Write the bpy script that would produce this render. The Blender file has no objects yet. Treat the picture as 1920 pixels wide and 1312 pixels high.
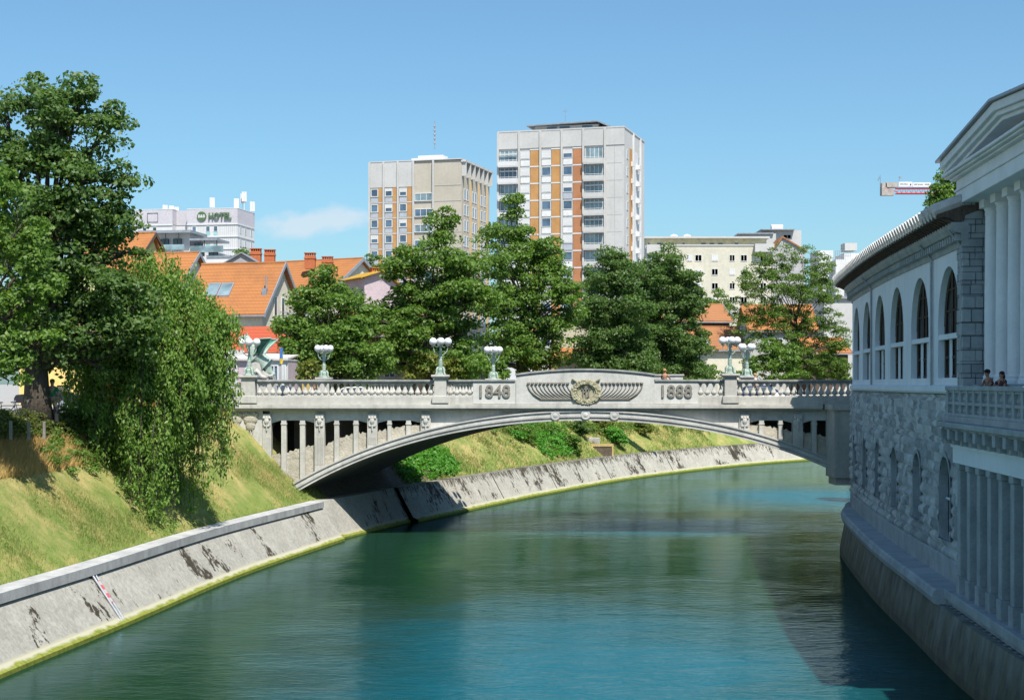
import bpy, bmesh, math, random
import numpy as np
from mathutils import Vector, Matrix
R = math.radians
random.seed(7); rng = np.random.default_rng(7)
S = bpy.context.scene
COL = S.collection

# ---------------------------------------------------------------- camera, sky, sun, exposure
FPX, CX, HY, CZ = 3000.0, 960.0, 720.0, 9.0
cam_d = bpy.data.cameras.new('camera'); cam = bpy.data.objects.new('camera', cam_d); COL.objects.link(cam)
cam.location = (0, 0, CZ); cam.rotation_euler = (R(90), 0, 0)
cam_d.sensor_width = 36; cam_d.lens = 36*FPX/1920
cam_d.shift_y = (HY-656)/1920
cam_d.clip_start = 0.5; cam_d.clip_end = 9000
S.camera = cam
SUN_EL, SUN_AZ = 57.0, 21.0          # azimuth measured from straight behind the camera towards the right
sd = Vector((math.sin(R(SUN_AZ))*math.cos(R(SUN_EL)), -math.cos(R(SUN_AZ))*math.cos(R(SUN_EL)), math.sin(R(SUN_EL))))
sl = bpy.data.lights.new('sun', 'SUN'); sl.energy = 4.9; sl.angle = R(0.5); sl.color = (1.0, 0.95, 0.87)
so = bpy.data.objects.new('sun', sl); COL.objects.link(so)
so.rotation_euler = sd.to_track_quat('Z', 'Y').to_euler(); so.location = (60, -60, 90)
W_ = bpy.data.worlds.new('World'); S.world = W_; W_.use_nodes = True
S.view_settings.view_transform = 'Standard'; S.view_settings.look = 'None'
S.view_settings.exposure = 0.54; S.view_settings.gamma = 1
S.cycles.max_bounces = 6; S.cycles.transparent_max_bounces = 8
S.cycles.caustics_reflective = False; S.cycles.caustics_refractive = False

# ---------------------------------------------------------------- node helper
class NT:
    def __init__(s, nt): s.nt = nt; s.L = nt.links
    def n(s, t, **kw):
        nd = s.nt.nodes.new(t)
        for k, v in kw.items(): setattr(nd, k, v)
        return nd
    def put(s, sock, v):
        if hasattr(v, 'is_output') or isinstance(v, bpy.types.NodeSocket): s.L.new(v, sock)
        else:
            if sock.type == 'RGBA' and len(v) == 3: v = (*v, 1)
            sock.default_value = v
    def math(s, op, a, b=0.0, c=None, clamp=False):
        m = s.n('ShaderNodeMath', operation=op, use_clamp=clamp); s.put(m.inputs[0], a); s.put(m.inputs[1], b)
        if c is not None: s.put(m.inputs[2], c)
        return m.outputs[0]
    def mix(s, f, a, b, mode='MIX'):
        m = s.n('ShaderNodeMix', data_type='RGBA', blend_type=mode); s.put(m.inputs[0], f); s.put(m.inputs[6], a); s.put(m.inputs[7], b)
        return m.outputs[2]
    def pos(s): return s.n('ShaderNodeNewGeometry').outputs['Position']
    def vmul(s, v, k):
        m = s.n('ShaderNodeVectorMath', operation='MULTIPLY'); s.put(m.inputs[0], v); m.inputs[1].default_value = k; return m.outputs[0]
    def noise(s, vec, scale=1, detail=4, rough=.55, k=None, dist=0):
        if k: vec = s.vmul(vec, k)
        m = s.n('ShaderNodeTexNoise'); s.put(m.inputs['Vector'], vec); m.inputs['Scale'].default_value = scale
        m.inputs['Detail'].default_value = detail; m.inputs['Roughness'].default_value = rough; m.inputs['Distortion'].default_value = dist
        return m.outputs[0]
    def voro(s, vec, scale=1, k=None, feat='F1', out='Distance'):
        if k: vec = s.vmul(vec, k)
        m = s.n('ShaderNodeTexVoronoi', feature=feat); s.put(m.inputs['Vector'], vec); m.inputs['Scale'].default_value = scale
        return m.outputs[out]
    def step(s, v, lo, hi):
        m = s.n('ShaderNodeMapRange'); s.put(m.inputs[0], v); m.inputs[1].default_value = lo; m.inputs[2].default_value = hi
        return m.outputs[0]
    def sep(s, v):
        m = s.n('ShaderNodeSeparateXYZ'); s.put(m.inputs[0], v); return m.outputs
    def bump(s, h, strength=.3, dist=.05):
        m = s.n('ShaderNodeBump'); m.inputs['Strength'].default_value = strength; m.inputs['Distance'].default_value = dist
        s.put(m.inputs['Height'], h); return m.outputs[0]

def newmat(name):
    m = bpy.data.materials.new(name); m.use_nodes = True
    T = NT(m.node_tree); b = m.node_tree.nodes['Principled BSDF']; return m, T, b

def pm(name, c1, c2=None, scale=1.0, rough=.8, bump=0.0, bscale=20, bdist=.02, metal=0, spec=.3, k=None, lo=.35, hi=.65, streak=0, fine=.12):
    m, T, b = newmat(name); P = T.pos()
    c2 = c2 or tuple(x*.75 for x in c1)
    col = T.mix(T.step(T.noise(P, scale, 6, k=k), lo, hi), c1, c2)
    if fine: col = T.mix(fine, col, T.mix(T.step(T.noise(P, scale*9, 5, .7), .3, .7), (.0, .0, .0), (1, 1, 1)), 'OVERLAY')
    if streak:
        st = T.step(T.noise(P, 1, 5, .6, k=(2.2, 2.2, .18)), .5, .78)
        col = T.mix(T.math('MULTIPLY', st, streak), col, tuple(x*.35 for x in c1))
    T.put(b.inputs['Base Color'], col)
    b.inputs['Roughness'].default_value = rough; b.inputs['Metallic'].default_value = metal
    b.inputs['Specular IOR Level'].default_value = spec
    if bump: T.put(b.inputs['Normal'], T.bump(T.noise(P, bscale, 6, .65), bump, bdist))
    return m

# sky with a small bank of cumulus low over the roofs
T = NT(W_.node_tree); bg = W_.node_tree.nodes['Background']
sky = T.n('ShaderNodeTexSky', sky_type='NISHITA', sun_disc=False); sky.sun_elevation = R(SUN_EL); sky.sun_rotation = R(180-SUN_AZ)
sky.altitude = 0; sky.air_density = 1.0; sky.dust_density = 1.0; sky.ozone_density = 3.0
tc = T.n('ShaderNodeTexCoord').outputs['Generated']
x, y, z = T.sep(tc)
u = T.math('DIVIDE', x, y); v = T.math('DIVIDE', z, y)
def gauss(u0, v0, su, sv):
    a = T.math('POWER', T.math('DIVIDE', T.math('SUBTRACT', u, u0), su), 2.0); b = T.math('POWER', T.math('DIVIDE', T.math('SUBTRACT', v, v0), sv), 2.0)
    return T.math('EXPONENT', T.math('MULTIPLY', T.math('ADD', a, b), -1.0))
def sign0(s_): return s_
m1 = T.math('ADD', gauss(-.139, .098, .022, .0085), gauss(-.106, .104, .020, .008))
nz = T.noise(tc, 75, 7, .55, k=(1, 1, 1.6))
cl = T.math('MULTIPLY', T.step(T.math('ADD', T.math('MULTIPLY', m1, .75), T.math('MULTIPLY', nz, .75)), .60, 1.02), T.math('GREATER_THAN', y, 0.0))
skyc = T.mix(1.0, sky.outputs[0], (.70, .94, 1.0), 'MULTIPLY')
bgc = T.mix(T.math('MULTIPLY', cl, .62), skyc, (5.2, 5.6, 6.1))
T.put(bg.inputs['Color'], bgc); bg.inputs['Strength'].default_value = 0.102

# ---------------------------------------------------------------- mesh helper
def Pt(px, py, Y): return Vector(((px-CX)/FPX*Y, Y, CZ-(py-HY)/FPX*Y))
def PX(px, Y): return (px-CX)/FPX*Y
def PZ(py, Y): return CZ-(py-HY)/FPX*Y

class MB:
    def __init__(s, M=None): s.v = []; s.f = []; s.M = M
    def add(s, vs, fs):
        o = len(s.v)
        if s.M is not None: vs = [s.M @ Vector(p) for p in vs]
        s.v += [tuple(p) for p in vs]; s.f += [tuple(i+o for i in f) for f in fs]; return s
    def box(s, x0, x1, y0, y1, z0, z1):
        return s.add([(x0,y0,z0),(x1,y0,z0),(x1,y1,z0),(x0,y1,z0),(x0,y0,z1),(x1,y0,z1),(x1,y1,z1),(x0,y1,z1)],
                     [(0,3,2,1),(4,5,6,7),(0,1,5,4),(1,2,6,5),(2,3,7,6),(3,0,4,7)])
    def quad(s, a, b, c, d): return s.add([a,b,c,d], [(0,1,2,3)])
    def prism(s, poly, axis, a, b):
        # poly: 2D points; axis 'x','y','z' is the extrusion direction
        def mk(p, t): return {'x': (t, p[0], p[1]), 'y': (p[0], t, p[1]), 'z': (p[0], p[1], t)}[axis]
        n = len(poly); vs = [mk(p, a) for p in poly]+[mk(p, b) for p in poly]
        return s.add(vs, [tuple(range(n))[::-1], tuple(range(n, 2*n))]+[(i, (i+1) % n, n+(i+1) % n, n+i) for i in range(n)])
    def tube(s, pts, rad, n=8, caps=True):
        pts = [Vector(p) for p in pts]; m = len(pts)
        if not hasattr(rad, '__len__'): rad = [rad]*m
        vs = []; up = None
        for i, p in enumerate(pts):
            t = (pts[min(i+1, m-1)]-pts[max(i-1, 0)])
            t = t.normalized() if t.length > 1e-9 else Vector((0, 0, 1))
            if up is None: up = Vector((1, 0, 0)) if abs(t.x) < .9 else Vector((0, 1, 0))
            a = t.cross(up)
            if a.length < 1e-6: a = t.cross(Vector((0, 1, .3)))
            a.normalize(); b = t.cross(a).normalized(); up = -b if False else up
            for k in range(n):
                an = 2*math.pi*k/n; vs.append(p+(a*math.cos(an)+b*math.sin(an))*rad[i])
        fs = [(i*n+k, i*n+(k+1) % n, (i+1)*n+(k+1) % n, (i+1)*n+k) for i in range(m-1) for k in range(n)]
        if caps: fs += [tuple(range(n))[::-1], tuple((m-1)*n+k for k in range(n))]
        return s.add(vs, fs)
    def lathe(s, prof, c=(0,0,0), n=12, sq=False):
        vs = []
        for r, z in prof:
            for k in range(n):
                an = 2*math.pi*(k+.5*(n == 4))/n; q = r*(1.4142 if n == 4 else 1)
                vs.append((c[0]+q*math.cos(an), c[1]+q*math.sin(an), c[2]+z))
        m = len(prof)
        fs = [(i*n+k, i*n+(k+1) % n, (i+1)*n+(k+1) % n, (i+1)*n+k) for i in range(m-1) for k in range(n)]
        fs += [tuple(range(n))[::-1], tuple((m-1)*n+k for k in range(n))]
        return s.add(vs, fs)
    def ball(s, c, r, n=14, m=9, k=(1,1,1)):
        vs = [(c[0], c[1], c[2]-r*k[2])]
        for i in range(1, m):
            ph = -math.pi/2+math.pi*i/m
            for j in range(n):
                a = 2*math.pi*j/n; vs.append((c[0]+r*k[0]*math.cos(ph)*math.cos(a), c[1]+r*k[1]*math.cos(ph)*math.sin(a), c[2]+r*k[2]*math.sin(ph)))
        vs.append((c[0], c[1], c[2]+r*k[2])); e = len(vs)-1
        fs = [(0, 1+(j+1) % n, 1+j) for j in range(n)]
        fs += [(1+i*n+j, 1+i*n+(j+1) % n, 1+(i+1)*n+(j+1) % n, 1+(i+1)*n+j) for i in range(m-2) for j in range(n)]
        fs += [(e, 1+(m-2)*n+j, 1+(m-2)*n+(j+1) % n) for j in range(n)]
        return s.add(vs, fs)
    def build(s, name, mat, parent=None, smooth=False, bevel=0):
        o = ORG.get(parent.name, Vector((0,0,0))) if parent else Vector((0,0,0))
        me = bpy.data.meshes.new(name)
        me.from_pydata([(p[0]-o.x, p[1]-o.y, p[2]-o.z) for p in s.v], [], s.f)
        bm = bmesh.new(); bm.from_mesh(me); bmesh.ops.recalc_face_normals(bm, faces=bm.faces); bm.to_mesh(me); bm.free()
        if mat: me.materials.append(mat)
        if smooth: me.polygons.foreach_set('use_smooth', [True]*len(me.polygons))
        ob = bpy.data.objects.new(name, me); COL.objects.link(ob)
        if parent: ob.parent = parent
        ORG[ob.name] = o
        if bevel:
            md = ob.modifiers.new('bevel', 'BEVEL'); md.width = bevel; md.segments = 1; md.limit_method = 'ANGLE'
        return ob
ORG = {}
def tag(o, label=None, cat=None, group=None, kind=None):
    if label: o['label'] = label
    if cat: o['category'] = cat
    if group: o['group'] = group
    if kind: o['kind'] = kind
    return o
def thing(name, label, cat, loc=(0,0,0), group=None):
    o = bpy.data.objects.new(name, None); COL.objects.link(o); o.location = loc; o.empty_display_size = .3
    ORG[o.name] = Vector(loc); return tag(o, label, cat, group)
def copy_tree(o, parent=None):
    c = o.copy(); COL.objects.link(c)
    if parent: c.parent = parent
    ORG[c.name] = ORG.get(o.name, Vector((0,0,0)))
    for ch in list(o.children): copy_tree(ch, c)
    return c
def dup(o, loc, label, rz=None):
    c = copy_tree(o); c.location = loc; c['label'] = label
    if rz is not None: c.rotation_euler.z = rz
    return c
def fastmesh(name, V, F, mat, parent=None, smooth=False):
    # V (n,3) array, F (m,4) or (m,3) array
    o = ORG.get(parent.name, Vector((0,0,0))) if parent else Vector((0,0,0))
    V = V-np.array(o); k = F.shape[1]
    me = bpy.data.meshes.new(name); me.vertices.add(len(V)); me.loops.add(F.size); me.polygons.add(len(F))
    me.vertices.foreach_set('co', V.astype(np.float32).ravel())
    me.loops.foreach_set('vertex_index', F.astype(np.int32).ravel())
    me.polygons.foreach_set('loop_start', np.arange(0, F.size, k, dtype=np.int32))
    me.polygons.foreach_set('loop_total', np.full(len(F), k, dtype=np.int32))
    me.update(calc_edges=True); me.materials.append(mat)
    if smooth: me.polygons.foreach_set('use_smooth', [True]*len(F))
    ob = bpy.data.objects.new(name, me); COL.objects.link(ob)
    if parent: ob.parent = parent
    ORG[ob.name] = o
    return ob
def textpart(name, body, size, ext, M, mat, parent, offset=0.0, sx=1.0):
    cu = bpy.data.curves.new(name, 'FONT'); cu.body = body; cu.size = size; cu.extrude = ext; cu.align_x = 'CENTER'; cu.align_y = 'CENTER'; cu.offset = offset; cu.resolution_u = 3
    tmp = bpy.data.objects.new('tmp', cu); COL.objects.link(tmp)
    bpy.context.view_layer.update()
    me = bpy.data.meshes.new_from_object(tmp.evaluated_get(bpy.context.evaluated_depsgraph_get()))
    bpy.data.objects.remove(tmp); me.name = name
    o = ORG.get(parent.name, Vector((0,0,0)))
    me.transform(Matrix.Translation(-o) @ M @ Matrix.Diagonal((sx, 1, 1, 1)))
    me.materials.clear(); me.materials.append(mat)
    ob = bpy.data.objects.new(name, me); COL.objects.link(ob); ob.parent = parent; ORG[ob.name] = o
    return ob
FRONT = Matrix.Rotation(R(90), 4, 'X')      # text standing up and facing -Y

def spline(P, step=1.0):
    P = [np.array(p, float) for p in P]; out = []
    for i in range(len(P)-1):
        p0 = P[i-1] if i else 2*P[0]-P[1]; p1, p2 = P[i], P[i+1]; p3 = P[i+2] if i+2 < len(P) else 2*P[-1]-P[-2]
        d1 = np.linalg.norm(p2-p1); n = max(1, int(d1/step))
        for k in range(n):
            t = k/n; m1_ = (p2-p0)/(np.linalg.norm(p2-p0)+1e-9)*d1; m2_ = (p3-p1)/(np.linalg.norm(p3-p1)+1e-9)*d1
            h = (2*t**3-3*t*t+1)*p1+(t**3-2*t*t+t)*m1_+(-2*t**3+3*t*t)*p2+(t**3-t*t)*m2_
            out.append(h)
    out.append(P[-1]); return np.array(out)
def normals(C):        # unit normals to the LEFT of travel
    t = np.gradient(C, axis=0); t /= np.linalg.norm(t, axis=1)[:, None]+1e-12
    return np.stack([-t[:, 1], t[:, 0]], 1)
def arclen(C): return np.concatenate([[0], np.cumsum(np.linalg.norm(np.diff(C, axis=0), axis=1))])
def sweep(C, prof, N=None, closed=False, caps=True):
    # prof [(offset to left, z)], open or closed polyline swept along C
    N = normals(C) if N is None else N; n = len(prof); mb = MB()
    vs = [(c[0]+nn[0]*o, c[1]+nn[1]*o, z) for c, nn in zip(C, N) for o, z in prof]
    fs = []
    for i in range(len(C)-1):
        for k in range(n if closed else n-1):
            k2 = (k+1) % n; fs.append((i*n+k, i*n+k2, (i+1)*n+k2, (i+1)*n+k))
    if closed and caps: fs += [tuple(range(n)), tuple((len(C)-1)*n+k for k in range(n))[::-1]]
    return mb.add(vs, fs)

# ---------------------------------------------------------------- materials
def m_riverwall(name, lich, tint=(.50, .47, .40), topdark=0):
    m, T, b = newmat(name); P = T.pos(); x, y, z = T.sep(P)
    c = T.mix(T.step(T.noise(P, .7, 6), .3, .7), tint, tuple(t*.78 for t in tint))
    c = T.mix(T.math('MULTIPLY', T.step(T.noise(P, 1, 6, .6, k=(3, 3, .25)), .42, .75), .45), c, tuple(t*.55 for t in tint))
    c = T.mix(.3, c, T.mix(T.step(T.noise(P, 6, 8, .75), .3, .7), (.05, .05, .05), (1, 1, 1)), 'OVERLAY')
    l1 = T.step(T.math('ADD', T.math('MULTIPLY', T.noise(P, 1, 3, .5, k=(.55, .55, .3)), .62), T.math('MULTIPLY', T.noise(P, 1, 8, .72, k=(5, 5, 1.6)), .45)), lich, lich+.02)
    c = T.mix(l1, c, (.05, .042, .03))
    if topdark:
        l2 = T.step(T.math('ADD', T.math('MULTIPLY', z, .11), T.math('MULTIPLY', T.noise(P, 1, 8, .7, k=(3.5, 3.5, .45)), .62)), .50, .56)
        c = T.mix(T.math('MULTIPLY', l2, topdark), c, (.075, .065, .045))
    zz = T.math('ADD', z, T.math('MULTIPLY', T.noise(P, 1.5, 5), .22))
    c = T.mix(T.step(zz, .50, .44), c, (.42, .40, .30))
    c = T.mix(T.step(zz, .36, .30), c, T.mix(T.step(T.noise(P, 5, 5), .35, .65), (.15, .18, .025), (.26, .28, .055)))
    T.put(b.inputs['Base Color'], c); b.inputs['Roughness'].default_value = .9; b.inputs['Specular IOR Level'].default_value = .2
    T.put(b.inputs['Normal'], T.bump(T.noise(P, 9, 7, .7), .35, .04))
    return m
M = {}
M['wall_near'] = m_riverwall('river_wall_near', .618, (.40, .385, .34))
M['wall_far'] = m_riverwall('river_wall_far', .60, (.44, .42, .36), .92)
M['coping'] = pm('coping_stone', (.47, .47, .465), (.35, .35, .35), 1.2, .85, .2, 14, .02, streak=.5)
M['conc'] = pm('bridge_concrete', (.50, .485, .44), (.42, .405, .37), .45, .85, .3, 16, .015, streak=.45)
M['conc_pale'] = pm('bridge_concrete_pale', (.56, .55, .515), (.46, .45, .42), .6, .85, .25, 18, .012, streak=.4)
M['conc_rail'] = pm('weathered_rail', (.34, .34, .33), (.22, .22, .21), 1.5, .85, .3, 16, .015, streak=.6)
M['ring'] = pm('arch_concrete', (.54, .53, .50), (.40, .39, .37), .5, .85, .3, 12, .02, k=(1, 1, 2.5), streak=.35)
M['relief'] = pm('carved_concrete', (.50, .46, .38), (.38, .35, .28), 3, .9, .9, 9, .08)
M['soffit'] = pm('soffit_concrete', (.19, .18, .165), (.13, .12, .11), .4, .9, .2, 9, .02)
M['bronze_dark'] = pm('inlay_dark', (.19, .175, .15), (.26, .24, .20), 6, .7, .2, 20, .01)
M['gold'] = pm('wreath_lichen_stone', (.42, .39, .26), (.30, .28, .19), 5, .75, .5, 22, .02)
M['patina'] = pm('patina_bronze', (.36, .44, .37), (.25, .33, .28), 4, .6, .35, 16, .01, spec=.4)
M['patina_dark'] = pm('patina_dark', (.03, .21, .13), (.02, .12, .08), 3, .5, .3, 14, .01, spec=.5)
M['globe'] = pm('opal_glass', (.74, .74, .74), (.68, .68, .69), 2, .18, 0, spec=.6, fine=0)
M['asphalt'] = pm('asphalt', (.17, .17, .17), (.13, .13, .135), .8, .9, .3, 30, .01)
M['pave'] = pm('paving', (.36, .35, .33), (.29, .28, .27), .8, .9, .2, 12, .01)
M['white'] = pm('white_paint', (.66, .66, .65), (.58, .58, .57), 1.5, .6)
M['plaster_white'] = pm('white_plaster', (.80, .83, .86), (.72, .76, .80), .5, .85, .12, 10, .01, streak=.14, fine=.05)
M['plaster_cream'] = pm('cream_plaster', (.64, .59, .47), (.55, .51, .40), .4, .85, .1, 6, .01, streak=.15)
M['plaster_yellow'] = pm('yellow_plaster', (.76, .56, .20), (.68, .49, .17), .5, .85)
M['plaster_pink'] = pm('mauve_plaster', (.50, .40, .42), (.43, .34, .37), .6, .85)
M['plaster_grey'] = pm('grey_plaster', (.42, .41, .42), (.33, .33, .34), .6, .85)
M['timber_dark'] = pm('dark_timber', (.07, .05, .04), (.12, .09, .07), 2, .8, .3, 8, .02, k=(6, 6, 1))
M['timber'] = pm('planks', (.52, .38, .16), (.42, .30, .12), 3, .8)
M['metal_grey'] = pm('galvanised_metal', (.40, .42, .45), (.30, .32, .35), 2, .45, metal=.5)
M['metal_dark'] = pm('dark_metal', (.05, .05, .055), (.03, .03, .03), 2, .5, metal=.3)
M['zinc'] = pm('zinc_flashing', (.35, .37, .40), (.28, .30, .33), 2, .5, metal=.4)
M['orange_panel'] = pm('orange_brick', (.48, .26, .10), (.40, .21, .08), .6, .85, .2, 10, .01)
M['brown_panel'] = pm('brown_brick', (.42, .19, .09), (.35, .155, .075), .6, .85, .2, 10, .01)
M['tan_conc'] = pm('tan_concrete', (.46, .42, .35), (.41, .375, .31), .25, .88, streak=.12, fine=.06)
M['pale_conc'] = pm('pale_concrete', (.50, .495, .48), (.45, .445, .43), .25, .88, streak=.08, fine=.06)
M['white_conc'] = pm('white_facade', (.60, .60, .60), (.54, .545, .55), .25, .88, streak=.06, fine=.05)
M['cream_conc'] = pm('cream_facade', (.57, .54, .44), (.50, .475, .39), .2, .88, streak=.1)
M['lilac'] = pm('lilac_cladding', (.50, .475, .51), (.46, .44, .47), .3, .7)
M['spandrel_grey'] = pm('grey_spandrel', (.40, .43, .47), (.34, .37, .41), .6, .6)
M['blind'] = pm('roller_blind', (.62, .62, .62), (.5, .5, .5), 1, .7, k=(.2, .2, 12))
M['teal_panel'] = pm('aqua_panel', (.30, .52, .52), (.24, .44, .45), 1, .4)
M['brick_chimney'] = pm('chimney_brick', (.48, .15, .06), (.36, .11, .05), 4, .9, .4, 14, .02)
M['green_sign'] = pm('green_sign', (.06, .12, .05), (.10, .17, .08), 2, .5)
M['stone_shade'] = pm('dressed_stone', (.40, .43, .44), (.29, .32, .33), 1.1, .85, .5, 9, .03, streak=.35)
M['column'] = pm('column_stucco', (.78, .80, .82), (.70, .72, .74), .8, .8, .1, 10, .01, streak=.12)
M['bark'] = pm('bark', (.10, .08, .06), (.05, .04, .03), 3, .95, .9, 6, .06, k=(4, 4, .7))
M['hedgewood'] = pm('weathered_wood', (.30, .27, .22), (.20, .18, .15), 3, .9)
M['soil'] = pm('soil', (.14, .11, .08), (.09, .07, .05), 3, .95)
M['rubble'] = pm('pale_rubble', (.45, .42, .38), (.3, .28, .25), 3, .9, .6, 6, .05)
def glass(name, c, rough=.06):
    m, T, b = newmat(name); P = T.pos()
    T.put(b.inputs['Base Color'], T.mix(T.step(T.noise(P, .45, 2), .35, .65), c, tuple(x*.45 for x in c)))
    b.inputs['Roughness'].default_value = rough; b.inputs['Specular IOR Level'].default_value = .8; b.inputs['Coat Weight'].default_value = .3
    return m
M['glass'] = glass('window_glass', (.10, .16, .24)); M['glass_light'] = glass('pale_window_glass', (.26, .36, .40), .12); M['glass_dark'] = glass('dark_window_glass', (.03, .045, .05), .1)
def m_tile(name, c, dark=.55, row=.33, stain=.5):
    m, T, b = newmat(name); P = T.pos(); x, y, z = T.sep(P)
    rf = T.math('FRACT', T.math('MULTIPLY', z, 1/row)); xf = T.math('FRACT', T.math('MULTIPLY', T.math('ADD', x, T.math('MULTIPLY', y, .6)), 3.2))
    cc = T.mix(T.noise(P, 9, 3, .8, k=(1, 1, 1.4)), c, tuple(v*.66 for v in c))
    cc = T.mix(T.math('MULTIPLY', T.step(T.noise(P, .35, 6, .65, k=(1, 1, .5)), .48, .75), stain), cc, (c[0]*.38, c[1]*.42, c[2]*.6))
    cc = T.mix(T.math('MULTIPLY', T.step(rf, .26, .02), dark), cc, tuple(v*.35 for v in c))
    cc = T.mix(T.math('MULTIPLY', T.step(xf, .16, .02), dark*.5), cc, tuple(v*.4 for v in c))
    T.put(b.inputs['Base Color'], cc); b.inputs['Roughness'].default_value = .85; b.inputs['Specular IOR Level'].default_value = .2
    T.put(b.inputs['Normal'], T.bump(T.math('ADD', T.math('MULTIPLY', rf, -.6), T.noise(P, 6, 4)), .5, .05))
    return m
M['tile_orange'] = m_tile('orange_roof_tiles', (.46, .19, .07)); M['tile_red'] = m_tile('red_roof_tiles', (.50, .11, .055), .5, .3, .2)
M['tile_yellow'] = m_tile('yellow_roof_tiles', (.62, .36, .05)); M['tile_old'] = m_tile('old_roof_tiles', (.42, .19, .085), .6, .33, .7)
M['tile_grey'] = m_tile('grey_roof', (.34, .34, .35), .3, .3, .3)
def leaf(name, c1, c2, c3=None, tr=.42, dry=0):
    m = bpy.data.materials.new(name); m.use_nodes = True; nt = m.node_tree; T = NT(nt); b = nt.nodes['Principled BSDF']; out = nt.nodes['Material Output']
    g = T.n('ShaderNodeNewGeometry'); P = g.outputs['Position']; rnd = g.outputs['Random Per Island']
    c = T.mix(T.step(T.noise(P, .55, 3), .35, .65), c1, c2)
    c = T.mix(T.math('MULTIPLY', rnd, .75), c, c3 or tuple(v*1.7 for v in c2))
    if dry: c = T.mix(T.math('MULTIPLY', T.step(T.noise(P, .8, 3), .62, .68), T.step(rnd, .3, .5)), c, (.34, .19, .06))
    T.put(b.inputs['Base Color'], c); b.inputs['Roughness'].default_value = .48; b.inputs['Specular IOR Level'].default_value = .35
    t = T.n('ShaderNodeBsdfTranslucent'); T.put(t.inputs['Color'], T.mix(1.0, c, (1.3, 1.5, .5), 'MULTIPLY'))
    mx = T.n('ShaderNodeMixShader'); mx.inputs[0].default_value = tr; T.L.new(b.outputs[0], mx.inputs[1]); T.L.new(t.outputs[0], mx.inputs[2]); T.L.new(mx.outputs[0], out.inputs[0])
    return m
M['leaf_dark'] = leaf('leaves_dark', (.050, .115, .028), (.085, .165, .038), (.17, .24, .08))
M['leaf_mid'] = leaf('leaves_mid', (.072, .155, .026), (.115, .215, .036), (.21, .30, .07))
M['leaf_light'] = leaf('leaves_light', (.075, .15, .025), (.11, .20, .03), (.18, .25, .06))
M['leaf_yel'] = leaf('leaves_yellowish', (.085, .145, .022), (.15, .18, .03), (.26, .25, .06))
M['leaf_weep'] = leaf('leaves_weeping', (.11, .21, .034), (.15, .27, .045), (.25, .36, .09), dry=1)
M['leaf_ivy'] = leaf('leaves_ivy', (.07, .22, .03), (.10, .29, .035), (.16, .36, .06))
def m_grass(name, dryz, dry_amt=.55):
    m, T, b = newmat(name); P = T.pos(); x, y, z = T.sep(P)
    g = T.mix(T.step(T.noise(P, 1.3, 6, .65), .3, .7), (.14, .205, .045), (.24, .275, .08))
    d = T.mix(T.step(T.noise(P, 2.5, 6, .7), .3, .7), (.44, .38, .17), (.48, .36, .14))
    f = T.step(T.math('ADD', T.noise(P, .5, 8, .72), T.math('MULTIPLY', z, dryz)), dry_amt-.02, dry_amt+.22)
    c = T.mix(f, g, d)
    c = T.mix(.35, c, T.mix(T.noise(P, 14, 6, .8), (0, 0, 0), (1, 1, 1)), 'OVERLAY')
    T.put(b.inputs['Base Color'], c); b.inputs['Roughness'].default_value = .95; b.inputs['Specular IOR Level'].default_value = .1
    T.put(b.inputs['Normal'], T.bump(T.noise(P, 12, 7, .75), .8, .08))
    return m
M['grass'] = m_grass('grass_near', .028, .57); M['grass_far'] = m_grass('grass_far', .045, .62)
M['blade'] = m_grass('grass_blades', .028, .57)
# ---------------------------------------------------------------- river, banks, walls
LC = spline([(-19.5,0),(-18.3,20),(-17.1,36),(-15.85,49.5),(-14.6,59.8),(-12.9,75.2),(-9.9,92.2)], 1.0)
LC2 = np.array([(-9.9+3.45*t, 92.2+12.4*t) for t in np.linspace(0, 1, 13)])
LC3 = spline([(-6.45,104.6),(2.25,130),(12.6,155),(26.1,178),(36,190),(60,212),(110,250),(200,300),(420,390)], 1.5)
LALL = np.concatenate([LC, LC2[1:], LC3[1:]])
RC = spline([(12.6,-10),(12.6,20),(12.85,38),(13.25,46.8),(14.1,56.3),(15.2,67),(17.05,82.8),(19.6,92),(24.5,105),(35,122),(62,160),(110,208),(220,285),(430,350)], 1.0)
NL = normals(LALL)
for _ in range(3): NL = (np.roll(NL, 1, 0)+NL+np.roll(NL, -1, 0)); NL /= np.linalg.norm(NL, axis=1)[:, None]
NR = -normals(RC)
iB1, iB2 = len(LC)-1, len(LC)+len(LC2)-2

m, T, b = newmat('river_water'); P = T.pos(); x, y, z = T.sep(P)
body = T.mix(T.step(T.noise(P, 1, 4, .6, k=(.075, .05, 1), dist=.6), .40, .60), (.003, .026, .017), (.0008, .058, .088))
T.put(b.inputs['Base Color'], body); b.inputs['Roughness'].default_value = .05; b.inputs['IOR'].default_value = 1.33; b.inputs['Roughness'].default_value = .03; b.inputs['Specular IOR Level'].default_value = .5; b.inputs['Specular Tint'].default_value = (.24, .50, .66, 1)
calm = T.step(T.noise(P, 1, 3, .5, k=(.05, .035, 1)), .36, .62)
w1 = T.noise(P, 1, 5, .62, k=(1.15, 2.2, 1), dist=.9); w2 = T.noise(P, 1, 3, .6, k=(2.6, 4.8, 1), dist=.4); w3 = T.noise(P, 1, 2, .5, k=(.35, .42, 1), dist=.5)
h = T.math('ADD', T.math('ADD', T.math('MULTIPLY', w1, 1.15), T.math('MULTIPLY', w2, .42)), T.math('MULTIPLY', w3, 1.6))
bp = T.n('ShaderNodeBump'); bp.inputs['Distance'].default_value = .13; T.put(bp.inputs['Height'], h); 
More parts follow.
